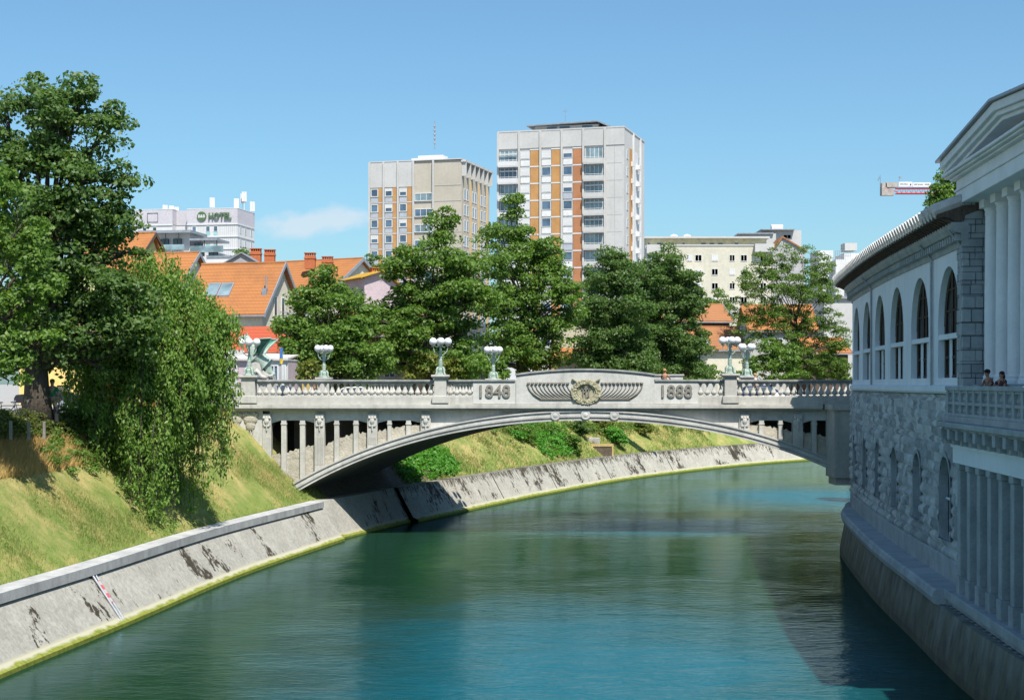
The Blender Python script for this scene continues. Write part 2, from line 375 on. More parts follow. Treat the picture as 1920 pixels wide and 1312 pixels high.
def blob2(x0, y0, sx, sy):
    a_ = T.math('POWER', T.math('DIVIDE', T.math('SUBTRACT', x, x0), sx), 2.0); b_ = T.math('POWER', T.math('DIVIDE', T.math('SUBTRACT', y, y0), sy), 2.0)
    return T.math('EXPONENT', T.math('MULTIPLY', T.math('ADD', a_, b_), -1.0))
wind_skytint = T.math('ADD', T.math('ADD', blob2(8.5, 101, 7, 5.5), blob2(3, 50, 9, 16)), blob2(24, 128, 9, 12))
wind_skytint = T.math('ADD', T.math('MULTIPLY', wind_skytint, .8), T.math('MULTIPLY', T.math('SUBTRACT', T.noise(P, 1, 5, .65, k=(.10, .16, 1), dist=.8), .5), .7), clamp=True)
T.put(bp.inputs['Strength'], T.math('ADD', T.math('MULTIPLY', wind_skytint, .90), .08))
nt_ = m.node_tree; df = T.n('ShaderNodeBsdfDiffuse'); gl_ = T.n('ShaderNodeBsdfGlossy'); fr_ = T.n('ShaderNodeFresnel'); fr_.inputs['IOR'].default_value = 1.33; mxs = T.n('ShaderNodeMixShader')
T.put(df.inputs['Color'], T.mix(T.step(wind_skytint, .15, .75), (.009, .034, .018), (.001, .092, .130))); gl_.inputs['Color'].default_value = (.60, .84, 1.0, 1); gl_.inputs['Roughness'].default_value = .035  # teal body colour, also painting in the sky mirrored by the ruffled patches
for n_ in (df, gl_, fr_): T.L.new(bp.outputs[0], n_.inputs['Normal'])
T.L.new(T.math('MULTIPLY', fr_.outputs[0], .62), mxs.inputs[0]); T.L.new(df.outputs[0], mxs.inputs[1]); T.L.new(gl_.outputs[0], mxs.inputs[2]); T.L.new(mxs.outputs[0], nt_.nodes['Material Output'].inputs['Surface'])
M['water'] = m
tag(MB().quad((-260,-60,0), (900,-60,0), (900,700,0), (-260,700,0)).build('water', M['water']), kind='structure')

# level ground on both banks, reaching the horizon
def ground(C, N, off, far, name, zz=7.4):
    e = [(c[0]+n[0]*off, c[1]+n[1]*off, zz) for c, n in zip(C, N)]
    bm = bmesh.new(); vs = [bm.verts.new(p) for p in e+[(p[0], p[1], zz) for p in far]]; f = bm.faces.new(vs); bmesh.ops.triangulate(bm, faces=[f])
    bmesh.ops.recalc_face_normals(bm, faces=bm.faces); me = bpy.data.meshes.new(name); bm.to_mesh(me); bm.free(); me.materials.append(M['pave'])
    o = bpy.data.objects.new(name, me); COL.objects.link(o); tag(o, kind='structure')
ground(LALL, NL, 8.0, [(900,480),(5000,900),(5000,6000),(-5000,6000),(-5000,-400),(-27.5,-400)], 'ground')
ground(RC, NR, 4.2, [(900,380),(5000,700),(5000,-400),(16.8,-400)], 'ground_east')
def strip(C, N, a, b_, zz, mat, name):
    tag(sweep(C, [(a, zz), (b_, zz)], N).build(name, mat), kind='structure')
strip(LALL, NL, 14.5, 23, 7.404, M['asphalt'], 'road')
st = sweep(LALL, [(14.2, 7.40), (14.2, 7.53), (14.5, 7.53), (14.5, 7.40)], NL); tag(st.build('kerb', M['coping']), kind='structure')

def bank(C, N, name, mat, seed):
    prof = [(1.75, 2.06), (2.15, 2.2), (3.0, 3.0), (4.0, 4.05), (5.0, 5.1), (5.9, 6.1), (6.4, 6.6), (7.0, 7.1), (7.6, 7.36), (8.3, 7.45)]
    n = len(prof); V = []; r = np.random.default_rng(seed); L = arclen(C)
    for i, (c, nn) in enumerate(zip(C, N)):
        for k, (o, z) in enumerate(prof):
            w = 0 if k < 2 or k > 7 else .12*math.sin(L[i]*.5+k)+.1*math.sin(L[i]*.21+k*1.7)+r.normal(0, .03)
            V.append((c[0]+nn[0]*o, c[1]+nn[1]*o, z+w))
    F = [(i*n+k, i*n+k+1, (i+1)*n+k+1, (i+1)*n+k) for i in range(len(C)-1) for k in range(n-1)]
    return tag(fastmesh(name, np.array(V), np.array(F), mat, smooth=True), kind='structure')
bank(LALL[:iB1+4], NL[:iB1+4], 'river_bank', M['grass'], 1)
bank(LALL[iB1+3:iB2+8], NL[iB1+3:iB2+8], 'river_bank_under_bridge', M['soil'], 2)
bank(LALL[iB2+7:], NL[iB2+7:], 'river_bank_beyond', M['grass_far'], 3)
def bank_pt(i, off, C=LALL, N=NL):
    prof = [(1.75, 2.06), (2.15, 2.2), (3.0, 3.0), (5.0, 5.1), (5.9, 6.1), (6.4, 6.6), (7.0, 7.1), (7.6, 7.36), (8.3, 7.45), (30, 7.45)]
    z = float(np.interp(off, [p[0] for p in prof], [p[1] for p in prof])); f = i-int(i); j = min(int(i), len(C)-2)
    c = C[j]*(1-f)+C[j+1]*f; n = N[j]
    return Vector((c[0]+n[0]*off, c[1]+n[1]*off, z))
def idx_y(y): return float(np.interp(y, LALL[:, 1], np.arange(len(LALL))))

# river walls
t = thing('river_wall', 'sloping pale concrete river wall with flat stone coping, in front of the bridge on the grassy bank', 'wall', (-12.9,75.2,0))
face = [(-.28,-1.5), (-.28,.14), (-.02,.30), (0,.32), (1.14,1.92), (1.3,1.92)]
sweep(LC, face, NL[:len(LC)]).build('wall_face', M['wall_near'], t)
sweep(LC, [(.99,1.88), (.99,2.23), (1.84,2.25), (1.84,1.80)], NL[:len(LC)], closed=True).build('coping', M['coping'], t)
p = bank_pt(idx_y(59.7), 0); q = bank_pt(idx_y(59.7), 1.06)
g = thing('water_gauge', 'red and grey water level gauge strip running down the sloping river wall', 'gauge', (p.x,p.y,0))
rails = MB()
p2 = bank_pt(idx_y(59.7), -.10); q2 = bank_pt(idx_y(59.7), 1.08)
for dy in (-.17, .17): rails.tube([(p2.x+.06, p2.y+dy, .12), (q2.x+.06, q2.y+dy, 1.86)], .045, 6)
rails.build('rail', M['metal_grey'], g)
m, T, b = newmat('gauge_red'); zz = T.sep(T.pos())[2]
T.put(b.inputs['Base Color'], T.mix(T.math('GREATER_THAN', T.math('FRACT', T.math('MULTIPLY', zz, 3.3)), .45), (.38, .36, .35), (.50, .07, .08))); M['gauge'] = m
MB().add([(p.x+.30,p.y-.13,.62),(p.x+.30,p.y-.01,.62),(q.x-.10+.03,q.y-.01,1.75),(q.x-.10+.03,q.y-.13,1.75)], [(0,1,2,3)])
gs = MB(); a0 = p.lerp(q, .30); a1 = p.lerp(q, .95)
for d_ in (0,): A_ = Vector((p2.x+.07,p2.y-.02,.12)); B_ = Vector((q2.x+.07,q2.y-.02,1.86)); gs.tube([A_.lerp(B_,.42), A_.lerp(B_,.88)], .075, 4)
gs.build('scale', M['gauge'], g)
t = thing('river_wall', 'shaded river wall running underneath the bridge arch', 'wall', (-8,98,0))
sweep(LC2, [(.15,-1.5), (.15,.1), (.32,.25), (1.35,2.2), (2.1,2.2), (2.1,1.5)], NL[iB1:iB2+1]).build('wall_face', M['wall_near'], t)
t = thing('river_wall', 'long lichen streaked river wall curving away behind the bridge', 'wall', (12.6,155,0))
sweep(LC3, [(-.35,-1.5), (-.35,.12), (-.05,.28), (0,.28), (1.1,2.2), (2.0,2.2), (2.0,1.5)], NL[iB2:]).build('wall_face', M['wall_far'], t)
jt = MB()
for yy in (122, 134, 147.5, 162): 
    a = bank_pt(idx_y(yy), -.03); c = bank_pt(idx_y(yy), 1.05); jt.tube([(a.x, a.y, .25), (c.x, c.y, 2.18)], .03, 4)
jt.build('joint', M['metal_dark'], t)
t = thing('quay_wall', 'quay wall on the market side beyond the bridge', 'wall', (24.5,105,0))
i0 = int(np.argmin(abs(RC[:, 1]-94)))
sweep(RC[i0:], [(0,-1.5), (.4,2.2), (.5,7.4), (4.3,7.42)], NR[i0:]).build('wall_face', M['wall_far'], t)

# grass blades on the near bank
n = 90000; ii = np.interp(rng.uniform(44, 95.5, n), LALL[:, 1], np.arange(len(LALL))); off = 1.9+rng.uniform(0, 1, n)**.9*5.6
def bank_vec(ii, off):
    j = np.minimum(ii.astype(int), len(LALL)-2); f = (ii-j)[:, None]; c = LALL[j]*(1-f)+LALL[j+1]*f; nn = NL[j]
    zz = np.interp(off, [1.75,2.15,3.0,4.0,5.0,5.9,6.4,7.0,7.6], [2.06,2.2,3.0,4.05,5.1,6.1,6.6,7.1,7.36])
    return np.stack([c[:, 0]+nn[:, 0]*off, c[:, 1]+nn[:, 1]*off, zz], 1)
def blades(name, base, h0, h1, w, mat, label):
    n = len(base); h = rng.uniform(h0, h1, n); an = rng.uniform(0, 6.28, n); ln = rng.normal(0, .35, (n, 2))*h[:, None]
    d = np.stack([np.cos(an), np.sin(an), np.zeros(n)], 1)*w
    V = np.empty((n, 3, 3)); V[:, 0] = base-d; V[:, 1] = base+d; V[:, 2] = base+np.concatenate([ln, h[:, None]], 1); V[:, :2, 2] -= .05
    o = fastmesh(name, V.reshape(-1, 3), np.arange(n*3).reshape(-1, 3), mat); return tag(o, label, 'grass', kind='stuff')
blades('grass', bank_vec(ii, off), .05, .12, .018, M['blade'], 'rough mown grass, part green part dried yellow, covering the near sloping bank')
n = 22000; blades('dry_grass', bank_vec(np.interp(rng.uniform(52, 72, n), LALL[:, 1], np.arange(len(LALL))), rng.uniform(5.2, 6.5, n)), .2, .5, .02,
       pm('straw', (.46, .34, .12), (.48, .30, .10), .8, .9), 'tall straw coloured dry grass below the hedge')
n = 26000; blades('far_grass', bank_vec(np.interp(rng.uniform(108, 175, n), LALL[:, 1], np.arange(len(LALL))), 2.0+rng.uniform(0, 1, n)*4.5), .12, .3, .035, M['grass_far'], 'grass on the sloping bank beyond the bridge')

# ---------------------------------------------------------------- the bridge
Y0 = 94.0; K = Y0/FPX; BX = PX(1097, Y0); DEP = 13.4; SK = 2.9/13.4
def zo(px): u = abs(px-1097); return PZ(769+.0003864*u*u+2.282e-10*u**4, Y0)
def zi(px): u = abs(px-1097); return PZ(788+.0003675*u*u+3.13e-10*u**4, Y0)
X = lambda px: PX(px, Y0)
Z = lambda py: PZ(py, Y0)
br = thing('bridge', 'pale concrete arch bridge with balustrades, carved reliefs and the years 1848 and 1888', 'bridge', (BX, Y0, 0))
pxs = np.linspace(533, 1661, 115)
vs, fs = [], []
pr = [(1,.35),(1,-.34),(.86,-.34),(.83,-.26),(.60,-.26),(.57,-.31),(.34,-.31),(.31,-.22),(.14,-.22),(.12,-.27),(0,-.27),(0,.5)]
for i, q in enumerate(pxs):
    a, c = zi(q), zo(q)
    for f, dy in pr: vs.append((X(q), Y0+dy, a+(c-a)*f))
n = len(pr); fs = [(i*n+k, i*n+k+1, (i+1)*n+k+1, (i+1)*n+k) for i in range(len(pxs)-1) for k in range(n-1)]
MB().add(vs, fs).build('arch_ring', M['ring'], br)
vs = []
for q in pxs:
    for t_ in (.3, 4.5, 9, DEP): vs.append((X(q)+t_*SK, Y0+t_, zi(q)-.0))
    vs.append((X(q)+DEP*SK, Y0+DEP, zo(q)+.05))
fs = [(i*5+k, i*5+k+1, (i+1)*5+k+1, (i+1)*5+k) for i in range(len(pxs)-1) for k in range(4)]
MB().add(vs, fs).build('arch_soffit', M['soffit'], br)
def wallstrip(mb, p0, p1, zb, zt, y0, y1, n=12):
    # solid strip between px p0..p1 with bottom zb(px), top zt(px)
    q = np.linspace(p0, p1, n+1); vs = []
    for a in q:
        for y_ in (y0, y1):
            vs.append((X(a)+(y_-Y0)*SK*0, y_, zb(a))); vs.append((X(a), y_, zt(a)))
    fs = []
    for i in range(n):
        o = i*4; fs += [(o, o+4, o+5, o+1), (o+2, o+3, o+7, o+6), (o+1, o+5, o+7, o+3), (o, o+2, o+6, o+4)]
    fs += [(0, 1, 3, 2), (n*4, n*4+2, n*4+3, n*4+1)]; mb.add(vs, fs)
cst = lambda v: (lambda q: v)
zc = Z(768)       # underside of cornice
# plain frieze band under the cornice, set back
fr = MB(); wallstrip(fr, 505, 1690, cst(Z(788)), cst(zc+.05), Y0+.04, Y0+.5, 4)
# spandrel plates: solid near the crown, ribbed bays near the springings
def mir(q): return 2194-q
sp = MB(); rel = MB(); low = MB()
for a_, c_ in ((807, 960), (mir(960), mir(807))):
    q_ = MB(); wallstrip(q_, a_, c_, lambda q: zo(q)-.1, cst(Z(785)), Y0+.06, Y0+.45, 10); q_.build('spandrel', M['conc_pale'], br)
br_p = [(599.5, 9.3), (698.3, 9.3), (798.3, 9.3)]
ledge_z = {0: [(508.8,854),(527.5,850),(537,849),(562.5,840),(572,838),(590,834)], 1: [(608.8,836),(627,824),(635.6,822),(663,813),(672,812),(688.7,811)], 2: [(708,809),(726,804),(734,803),(761,798),(770,797),(789,796)]}
bays = [(508.8, 590), (608.8, 688.7), (708, 789)]
for side in (0, 1):
    f = (lambda q: q) if side == 0 else mir
    for bi, (a, c) in enumerate(bays):
        lz = ledge_z[bi]; lx = [p[0] for p in lz]; lv = [p[1] for p in lz]
        lt = lambda q, lx=lx, lv=lv, f=f: max(Z(float(np.interp(f(q), lx, lv)))+.05*math.sin(q*1.3)+.04*math.sin(q*2.9), zo(q)+.1)
        lo_, hi_ = sorted((f(a), f(c)))
        rel = MB(); wallstrip(rel, lo_, hi_, lambda q: zo(q)-.1, lt, Y0+.16, Y0+.5, 24); rel.build('relief_panel', M['relief'], br)
        # segmental head over each bay
        head = lambda q, m_=(a+c)/2, w_=(c-a)/2, f=f: Z(786.5+6.5*((f(q)-m_)/w_)**2)
        sp = MB(); wallstrip(sp, lo_, hi_, head, cst(Z(779)), Y0+.08, Y0+.5, 12); sp.build('bay_head', M['conc_pale'], br)
    for (a, c) in [(527.5,537),(562.5,572),(627,635.6),(663,672),(726.6,734),(761.6,770.3)]:
        lo_, hi_ = sorted((f(a), f(c)))
        low = MB(); wallstrip(low, lo_, hi_, lambda q: zo(q)-.1, cst(Z(787.5)), Y0-.02, Y0+.36, 2)
        low.box(X(lo_)-.03, X(hi_)+.03, Y0-.05, Y0+.3, Z(796), Z(793)); low.build('colonnette', M['conc'], br)
fr.build('frieze', M['conc_pale'], br)
cw = MB(); wallstrip(cw, 540, 1655, lambda q: zo(q)-.1, cst(zc), Y0+2.6, Y0+2.9, 60); cw.build('light_stop_wall', M['soffit'], br)  # added backing wall, keeps daylight from the rear out of the bay openings
def pilaster(c, w=9.3):
    p = MB(); q0, q1 = c-w, c+w
    wallstrip(p, q0, q1, lambda q: min(zo(q)-.08, Z(812)) if True else 0, cst(Z(775.5)), Y0-.10, Y0+.5, 2)
    o = p.build('pilaster', M['conc'], br)
    k = MB()
    k.box(X(q0)+.05, X(q1)-.05, Y0-.20, Y0-.08, Z(780), Z(776.5)); k.box(X(q0)+.09, X(q1)-.09, Y0-.17, Y0-.08, Z(799), Z(780))
    for dx in (-.16, 0, .16): k.ball((X(c)+dx, Y0-.17, Z(783)), .09, 8, 5)
    k.ball((X(c), Y0-.18, Z(788.5)), .15, 8, 5, (1,.6,1.3)); k.tube([(X(c), Y0-.16, Z(790)), (X(c), Y0-.16, Z(807))], [.06, .035], 6)
    k.tube([(X(c)-.2, Y0-.14, Z(789)), (X(c)-.2, Y0-.14, Z(797))], .035, 5); k.tube([(X(c)+.2, Y0-.14, Z(789)), (X(c)+.2, Y0-.14, Z(797))], .035, 5)
    k.build('mask', M['conc_pale'], o, smooth=False)
    for sx in (-1, 1):
        s_ = MB(); s_.lathe([(.0,-.06),(.10,-.06),(.10,.06),(0,.06)], (0,0,0), 10)
    if zo(c) < Z(815):
        fl = MB()
        for j in range(5): 
            xx = X(c)-.2+j*.1; fl.box(xx-.022, xx+.022, Y0-.13, Y0-.09, max(zo(c)+.12, Z(870)), Z(819))
        fl.build('flutes', M['conc'], o)
for c in (500.7, 599.5, 698.3, 798.3, mir(798.3), mir(698.3), mir(599.5)): pilaster(c, 8.2 if c == 500.7 else 9.3)
# round bosses on the crown of the ring
for c in (1041, 1097.6, 1151.5):   # shallow discs
    b_ = MB(); zc_ = (zo(c)*.55+zi(c)*.45); b_.add([], [])
    ringv = []
    for r_, dy in ((.29,-.28),(.28,-.335),(.22,-.345),(.20,-.335),(.15,-.335),(.11,-.355),(.05,-.37),(.001,-.375)):
        for k in range(16): an = 2*math.pi*k/16; ringv.append((X(c)+r_*math.cos(an), Y0+dy, zc_+r_*math.sin(an)))
    b_.add(ringv, [(i*16+k, i*16+(k+1) % 16, (i+1)*16+(k+1) % 16, (i+1)*16+k) for i in range(7) for k in range(16)])
    b_.build('boss', M['ring'], br, smooth=False)
# abutment with shield relief (west) and pier (east)
ab = MB(); ab.box(X(424), X(492.5), Y0-.04, Y0+DEP, 1.2, zc+.02); ab.box(X(492), X(545), Y0+.3, Y0+DEP, 1.2, Z(880)); ab.box(X(300), X(424.3), Y0+.6, Y0+DEP, 3.5, zc+.02)
ab.build('abutment', M['conc_pale'], br)
for c in (470, 441):
    sh = MB(); z0 = Z(786)
    sh.ball((X(c), Y0-.06, z0), .42, 12, 8, (1,.35,.8)); sh.ball((X(c), Y0-.09, Z(797)), .28, 10, 6, (1,.35,1.1))
    for s_ in (-1,1): sh.ball((X(c)+s_*.32, Y0-.1, Z(778)), .17, 8, 6, (1,.5,.8)); 
    for j in range(7): sh.ball((X(c)-.36+.12*j, Y0-.13, Z(776.5)+.05*math.sin(j*1.6)), .085, 6, 5)
    for dx, zz in ((-.14, 838), (0, 846), (.14, 838)): sh.tube([(X(c)+dx, Y0-.09, Z(792)), (X(c)+dx, Y0-.09, Z(zz))], .035, 6)
    for dx, zz in ((-.14, 838), (0, 846), (.14, 838)): sh.ball((X(c)+dx, Y0-.09, Z(zz)), .07, 6, 5)
    sh.build('shield_relief', M['relief'], br)
rp = MB(); rp.box(18.45, 24, 91.6, Y0+.1, Z(888)-.1, Z(768)+.02); rp.box(18.6, 24, 91.9, Y0+.0, Z(902)-.1, Z(888)-.1); rp.box(22.8, 24, 92.6, Y0+DEP, -1, Z(902)-.1)
rp.box(18.3, 24, 91.4, Y0+.05, Z(768)+.02, Z(757)); rp.build('east_pier', M['conc'], br)
# deck, cornice, plinth
def skewbox(mb, xa, xb, ta, tb, z0, z1):
    p = lambda x_, t_: (x_+t_*SK, Y0+t_)
    a, b2, c, d = p(xa, ta), p(xb, ta), p(xb, tb), p(xa, tb)
    mb.add([(*a,z0),(*b2,z0),(*c,z0),(*d,z0),(*a,z1),(*b2,z1),(*c,z1),(*d,z1)], [(0,3,2,1),(4,5,6,7),(0,1,5,4),(1,2,6,5),(2,3,7,6),(3,0,4,7)])
XL, XR = X(300), 25.0
d = MB(); skewbox(d, XL, XR, .2, DEP, 7.5, 7.96); skewbox(d, XL, XR, .2, 2.4, 7.96, 8.08); skewbox(d, XL, XR, DEP-2.4, DEP, 7.96, 8.08); d.build('deck', M['asphalt'], br)
c_ = MB()
c_.box(X(380), 18.2, Y0-.46, Y0+.24, Z(765.5), Z(757.8)); c_.box(X(382), 18.18, Y0-.40, Y0+.2, Z(768), Z(765.5)); c_.box(X(384), 18.15, Y0-.22, Y0+.2, Z(770), Z(768))
skewbox(c_, X(384), 24, DEP-.25, DEP+.5, 7.6, 7.9)
c_.build('cornice', M['conc'], br, bevel=.02)
c_ = MB(); c_.box(X(384), 22, Y0-.28, Y0+.2, Z(757.8), Z(743)); skewbox(c_, X(384), 24, DEP-.2, DEP+.2, 7.9, 8.28); c_.build('plinth', M['conc'], br, bevel=.015)
wr = MB(); wr.box(X(380), X(455), Y0-.2, Y0+.16, Z(743), Z(722)); wr.box(X(378), X(455), Y0-.26, Y0+.2, Z(722), Z(717)); wr.build('wing_parapet', M['conc'], br, bevel=.02)
# balustrades
def baluster(z0, z1, w=.15):
    h = z1-z0; mb = MB(); mb.box(-w, w, -w, w, 0, .06*h); mb.box(-.10, .10, -.10, .10, .93*h, h)
    mb.lathe([(.09,.06*h),(.075,.1*h),(.125,.16*h),(.165,.26*h),(.16,.34*h),(.10,.48*h),(.055,.66*h),(.045,.80*h),(.075,.86*h),(.075,.93*h)], (0,0,0), 8)
    return mb
bz0, bz1 = Z(743), Z(719)
def balrow(x0, x1, yy, zlift, slope_sk, name_rail, n):
    rl = MB(); y_ = yy; rl.box(x0, x1, y_-.26, y_+.20, bz1+.10, Z(711.8)); rl.box(x0, x1, y_-.19, y_+.14, bz1, bz1+.10)
    r_ = rl.build('balustrade', M['conc_rail'], br, bevel=.015)
    global BAL
    for k in range(n):
        xx = x0+(k+.5)*(x1-x0)/n
        if BAL is None:
            o_ = br.location; mb = baluster(bz0, bz1); mb.v = [(v[0]+o_.x, v[1]+o_.y, v[2]+o_.z) for v in mb.v]
            BAL = mb.build('baluster', M['conc'], br, smooth=False); o = BAL
        else: o = BAL.copy(); COL.objects.link(o)
        o.parent = r_; o.location = (xx-BX, y_-Y0-.03, bz0)
BAL = None
balrow(X(480.5), X(814), Y0, 0, 0, 'rail', 27); balrow(X(838), X(887), Y0, 0, 0, 'rail', 4)
balrow(X(1307), X(1357), Y0, 0, 0, 'rail', 4); balrow(X(1380.5), X(1660), Y0, 0, 0, 'rail', 22)
rx = lambda px: PX(px, Y0+DEP)
balrow(rx(535), rx(598), Y0+DEP, 0, 0, 'rail', 6); balrow(rx(618), rx(914), Y0+DEP, 0, 0, 'rail', 26); balrow(rx(936), rx(990), Y0+DEP, 0, 0, 'rail', 5); balrow(rx(1350), rx(1389), Y0+DEP, 0, 0, 'rail', 4); balrow(rx(1411), rx(1640), Y0+DEP, 0, 0, 'rail', 19)
# pedestals
def pedestal(px0, px1, yy, d_, capz=9.58):
    a, b2 = PX(px0, yy), PX(px1, yy); w = (b2-a)/2; cx = (a+b2)/2; m_ = MB()
    m_.box(cx-w, cx+w, yy-.42, yy+.40, 7.9, capz-.22); m_.box(cx-w-.12, cx+w+.12, yy-.50, yy+.48, 7.88, 8.30)
    m_.box(cx-w-.09, cx+w+.09, yy-.5, yy+.48, capz-.22, capz-.13); m_.box(cx-w-.17, cx+w+.17, yy-.58, yy+.56, capz-.13, capz)
    m_.build('pedestal', M['conc'], br, bevel=.02); return (cx, yy, capz)
L1 = pedestal(454, 480, Y0, 0, Z(703.5)); L2 = pedestal(814.5, 837.5, Y0, 0, Z(702.5)); L3 = pedestal(1357, 1380, Y0, 0, Z(700.5))
YB = Y0+DEP
L4 = pedestal(597, 618, YB, 0, PZ(707.5, YB)); L5 = pedestal(914.5, 935.5, YB, 0, PZ(710, YB)); L6 = pedestal(1390, 1411, YB, 0, PZ(704.5, YB))
# parapet panels
for a_, c_ in ((887, 967.5), (1225.5, 1307.3)):
    pp = MB(); pp.box(X(a_), X(c_), Y0-.30, Y0+.2, Z(757.8)+.02, Z(715)); pp.build('parapet_panel', M['conc_pale'], br, bevel=.015)
top = lambda q: Z(694.5+ (abs(q-1097)/130)**2*9.5)
pp = MB(); wallstrip(pp, 967.5, 1225.5, cst(Z(757.8)+.02), top, Y0-.36, Y0+.25, 24); cp_ = pp.build('centre_panel', M['conc_pale'], br)
pp = MB(); wallstrip(pp, 966, 1227, top, lambda q: top(q)+.11, Y0-.44, Y0+.32, 24)
wallstrip(pp, 968.5, 1224.5, lambda q: top(q)-.06, lambda q: top(q), Y0-.40, Y0-.35, 24)
pp.box(X(885), X(966), Y0-.38, Y0+.25, Z(715), Z(711.5)); pp.box(X(1227), X(1309), Y0-.38, Y0+.25, Z(715), Z(711.5)); pp.build('parapet_coping', M['conc_rail'], br, bevel=.01)
rp = MB(); rp.box(rx(1020), rx(1280), YB-.2, YB+.25, 8.2, PZ(704, YB)); rp.box(rx(1018), rx(1282), YB-.28, YB+.32, PZ(704, YB), PZ(701.7, YB)); rp.box(rx(985), rx(1345), YB-.15, YB+.2, 8.2, PZ(711.5, YB)); rp.build('rear_parapet', M['conc'], br, bevel=.01)
for s_, q in (('1848', 925.5), ('1888', 1265.5)):
    textpart('numerals', s_, 1.02, .05, Matrix.Translation((X(q), Y0-.33, Z(734.5))) @ FRONT, M['bronze_dark'], br, .018, .98)
# winged ribs and wreath
rb = MB()
for side in (-1, 1):
    for i in range(11):
        qx = 990+7.35*i if side < 0 else 1202.8-7.35*i
        rb.ball((X(qx), Y0-.43, Z(718.6)), .085, 8, 5, (1, .6, 1)); rb.ball((X(qx-side*2.4), Y0-.41, Z(717.6)), .05, 6, 4)
        s_ = 1 if side < 0 else -1; ex = min(27, 24+i*.3); pts = []
        for t_ in np.linspace(0, 1, 9):
            pts.append((X(qx+s_*ex*(t_**1.9)), Y0-.39, Z(721.5+25.5*(t_**.92))))
        if abs(pts[-1][0]-BX) < .1: continue
        rb.tube(pts, [.028 if i else .05]*5+[.035 if i else .07]*4, 5)
    a, c = (1012, 1078) if side < 0 else (1118, 1181)
    rb.tube([(X(a), Y0-.39, Z(748)), (X(c), Y0-.39, Z(748))], .05, 5)
rb.build('winged_ribs', M['bronze_dark'], br)
wc = (X(1098), Y0-.40, Z(735)); w_ = MB(); rr = random.Random(3)
for lay in range(3):
    for k in range(44):
        an = 2*math.pi*k/44+rr.uniform(-.05, .05)
        r_ = .60+.10*lay; w_.ball((wc[0]+r_*1.04*math.cos(an), wc[1]-.05-.05*rr.random(), wc[2]+r_*.86*math.sin(an)), .085, 6, 4, (rr.uniform(.7,1.3), .8, rr.uniform(.6,1.2)))
for s_ in (-1, 1):
    for k in range(7): w_.ball((wc[0]+s_*(.42+.06*k), wc[1]-.06, wc[2]+.55+.035*k), .07, 6, 4)
w_.build('wreath', M['gold'], br)
mg = MB(); ring = [(wc[0]+.5*math.cos(a), wc[1]-.02, wc[2]+.42*math.sin(a)) for a in np.linspace(0, 2*math.pi, 25)]; mg.tube(ring, .035, 5, False)
mg.add([(wc[0]+.5*math.cos(a), wc[1]+.025, wc[2]+.42*math.sin(a)) for a in np.linspace(0, 2*math.pi, 25)[:-1]], [tuple(range(24))])
mg.build('medallion', M['gold'], br)
mg = MB()
for x0, x1, z0, z1 in ((-.20,-.13,-.30,.22),(-.035,.035,-.36,.30),(.13,.20,-.30,.22),(-.26,-.02,.16,.22),(.02,.26,.16,.22),(-.13,.02,-.02,.04),(-.10,.10,.30,.36),(.05,.16,-.30,-.24)):
    mg.box(wc[0]+x0, wc[0]+x1, wc[1]-.06, wc[1]+.02, wc[2]+z0, wc[2]+z1)
mg.build('monogram', M['bronze_dark'], br)

# ---------------------------------------------------------------- bridge lamps
def make_lamp(loc, label):
    t = thing('bridge_lamp', label, 'lamp', loc, 'green columned lamps with white globes on the bridge'); x, y, z = loc
    b_ = MB(); b_.lathe([(.30,0),(.30,.06),(.20,.10),(.22,.30),(.15,.42),(.17,.46),(.10,.50)], loc, 12)
    b_.build('base', M['patina'], t, smooth=False)
    for k in range(4):
        an = math.pi/4+k*math.pi/2; f = MB()
        pts = [(x+r_*math.cos(an), y+r_*math.sin(an), z+h) for r_, h in ((.12,.44),(.22,.42),(.31,.30),(.30,.14),(.36,.04),(.43,.05))]
        f.tube(pts, [.04,.06,.065,.05,.055,.03], 7); f.build('foot', M['patina'], t, smooth=True)
    c = MB(); c.lathe([(.10,.45),(.125,.55),(.125,.75),(.10,.78),(.13,.82),(.10,.86),(.085,1.0),(.06,1.45),(.075,1.50),(.055,1.55),(.05,1.72),(.09,1.76),(.05,1.80)], loc, 12); c.build('column', M['patina'], t, smooth=False)
    for k in range(4):
        an = k*math.pi/2+.12; ca, sa = math.cos(an), math.sin(an); a = MB()
        a.tube([(x+r_*ca, y+r_*sa, z+h) for r_, h in ((.05,1.15),(.16,1.17),(.30,1.27),(.39,1.42),(.42,1.60),(.42,1.70))], [.03,.028,.026,.026,.026,.04], 6)
        a.tube([(x+r_*ca, y+r_*sa, z+h) for r_, h in ((.05,1.70),(.18,1.62),(.30,1.66),(.42,1.68))], .016, 5)
        a.tube([(x+r_*ca, y+r_*sa, z+h) for r_, h in ((.30,1.27),(.22,1.38),(.13,1.40),(.12,1.32))], .014, 5)
        a.lathe([(.03,1.66),(.12,1.70),(.13,1.73),(.08,1.74)], (x+.42*ca, y+.42*sa, z), 10)
        ao = a.build('arm', M['patina'], t)
        g = MB(); g.ball((x+.44*ca, y+.44*sa, z+1.95), .225, 20, 12); g.build('globe', M['globe'], ao, smooth=True)
    return t
lamp = make_lamp(L2, 'lamp on the front parapet just left of the carved 1848')
dup(lamp, L1, 'lamp at the left end of the bridge, in front of the winged dragon')
dup(lamp, L3, 'lamp on the front parapet just right of the carved 1888')
dup(lamp, L4, 'lamp on the rear parapet between the dragon and the round tree', .3)
dup(lamp, L5, 'lamp on the rear parapet rising behind the carved 1848', .2)
dup(lamp, L6, 'lamp on the rear parapet, close right of the taller looking front lamp', .3)

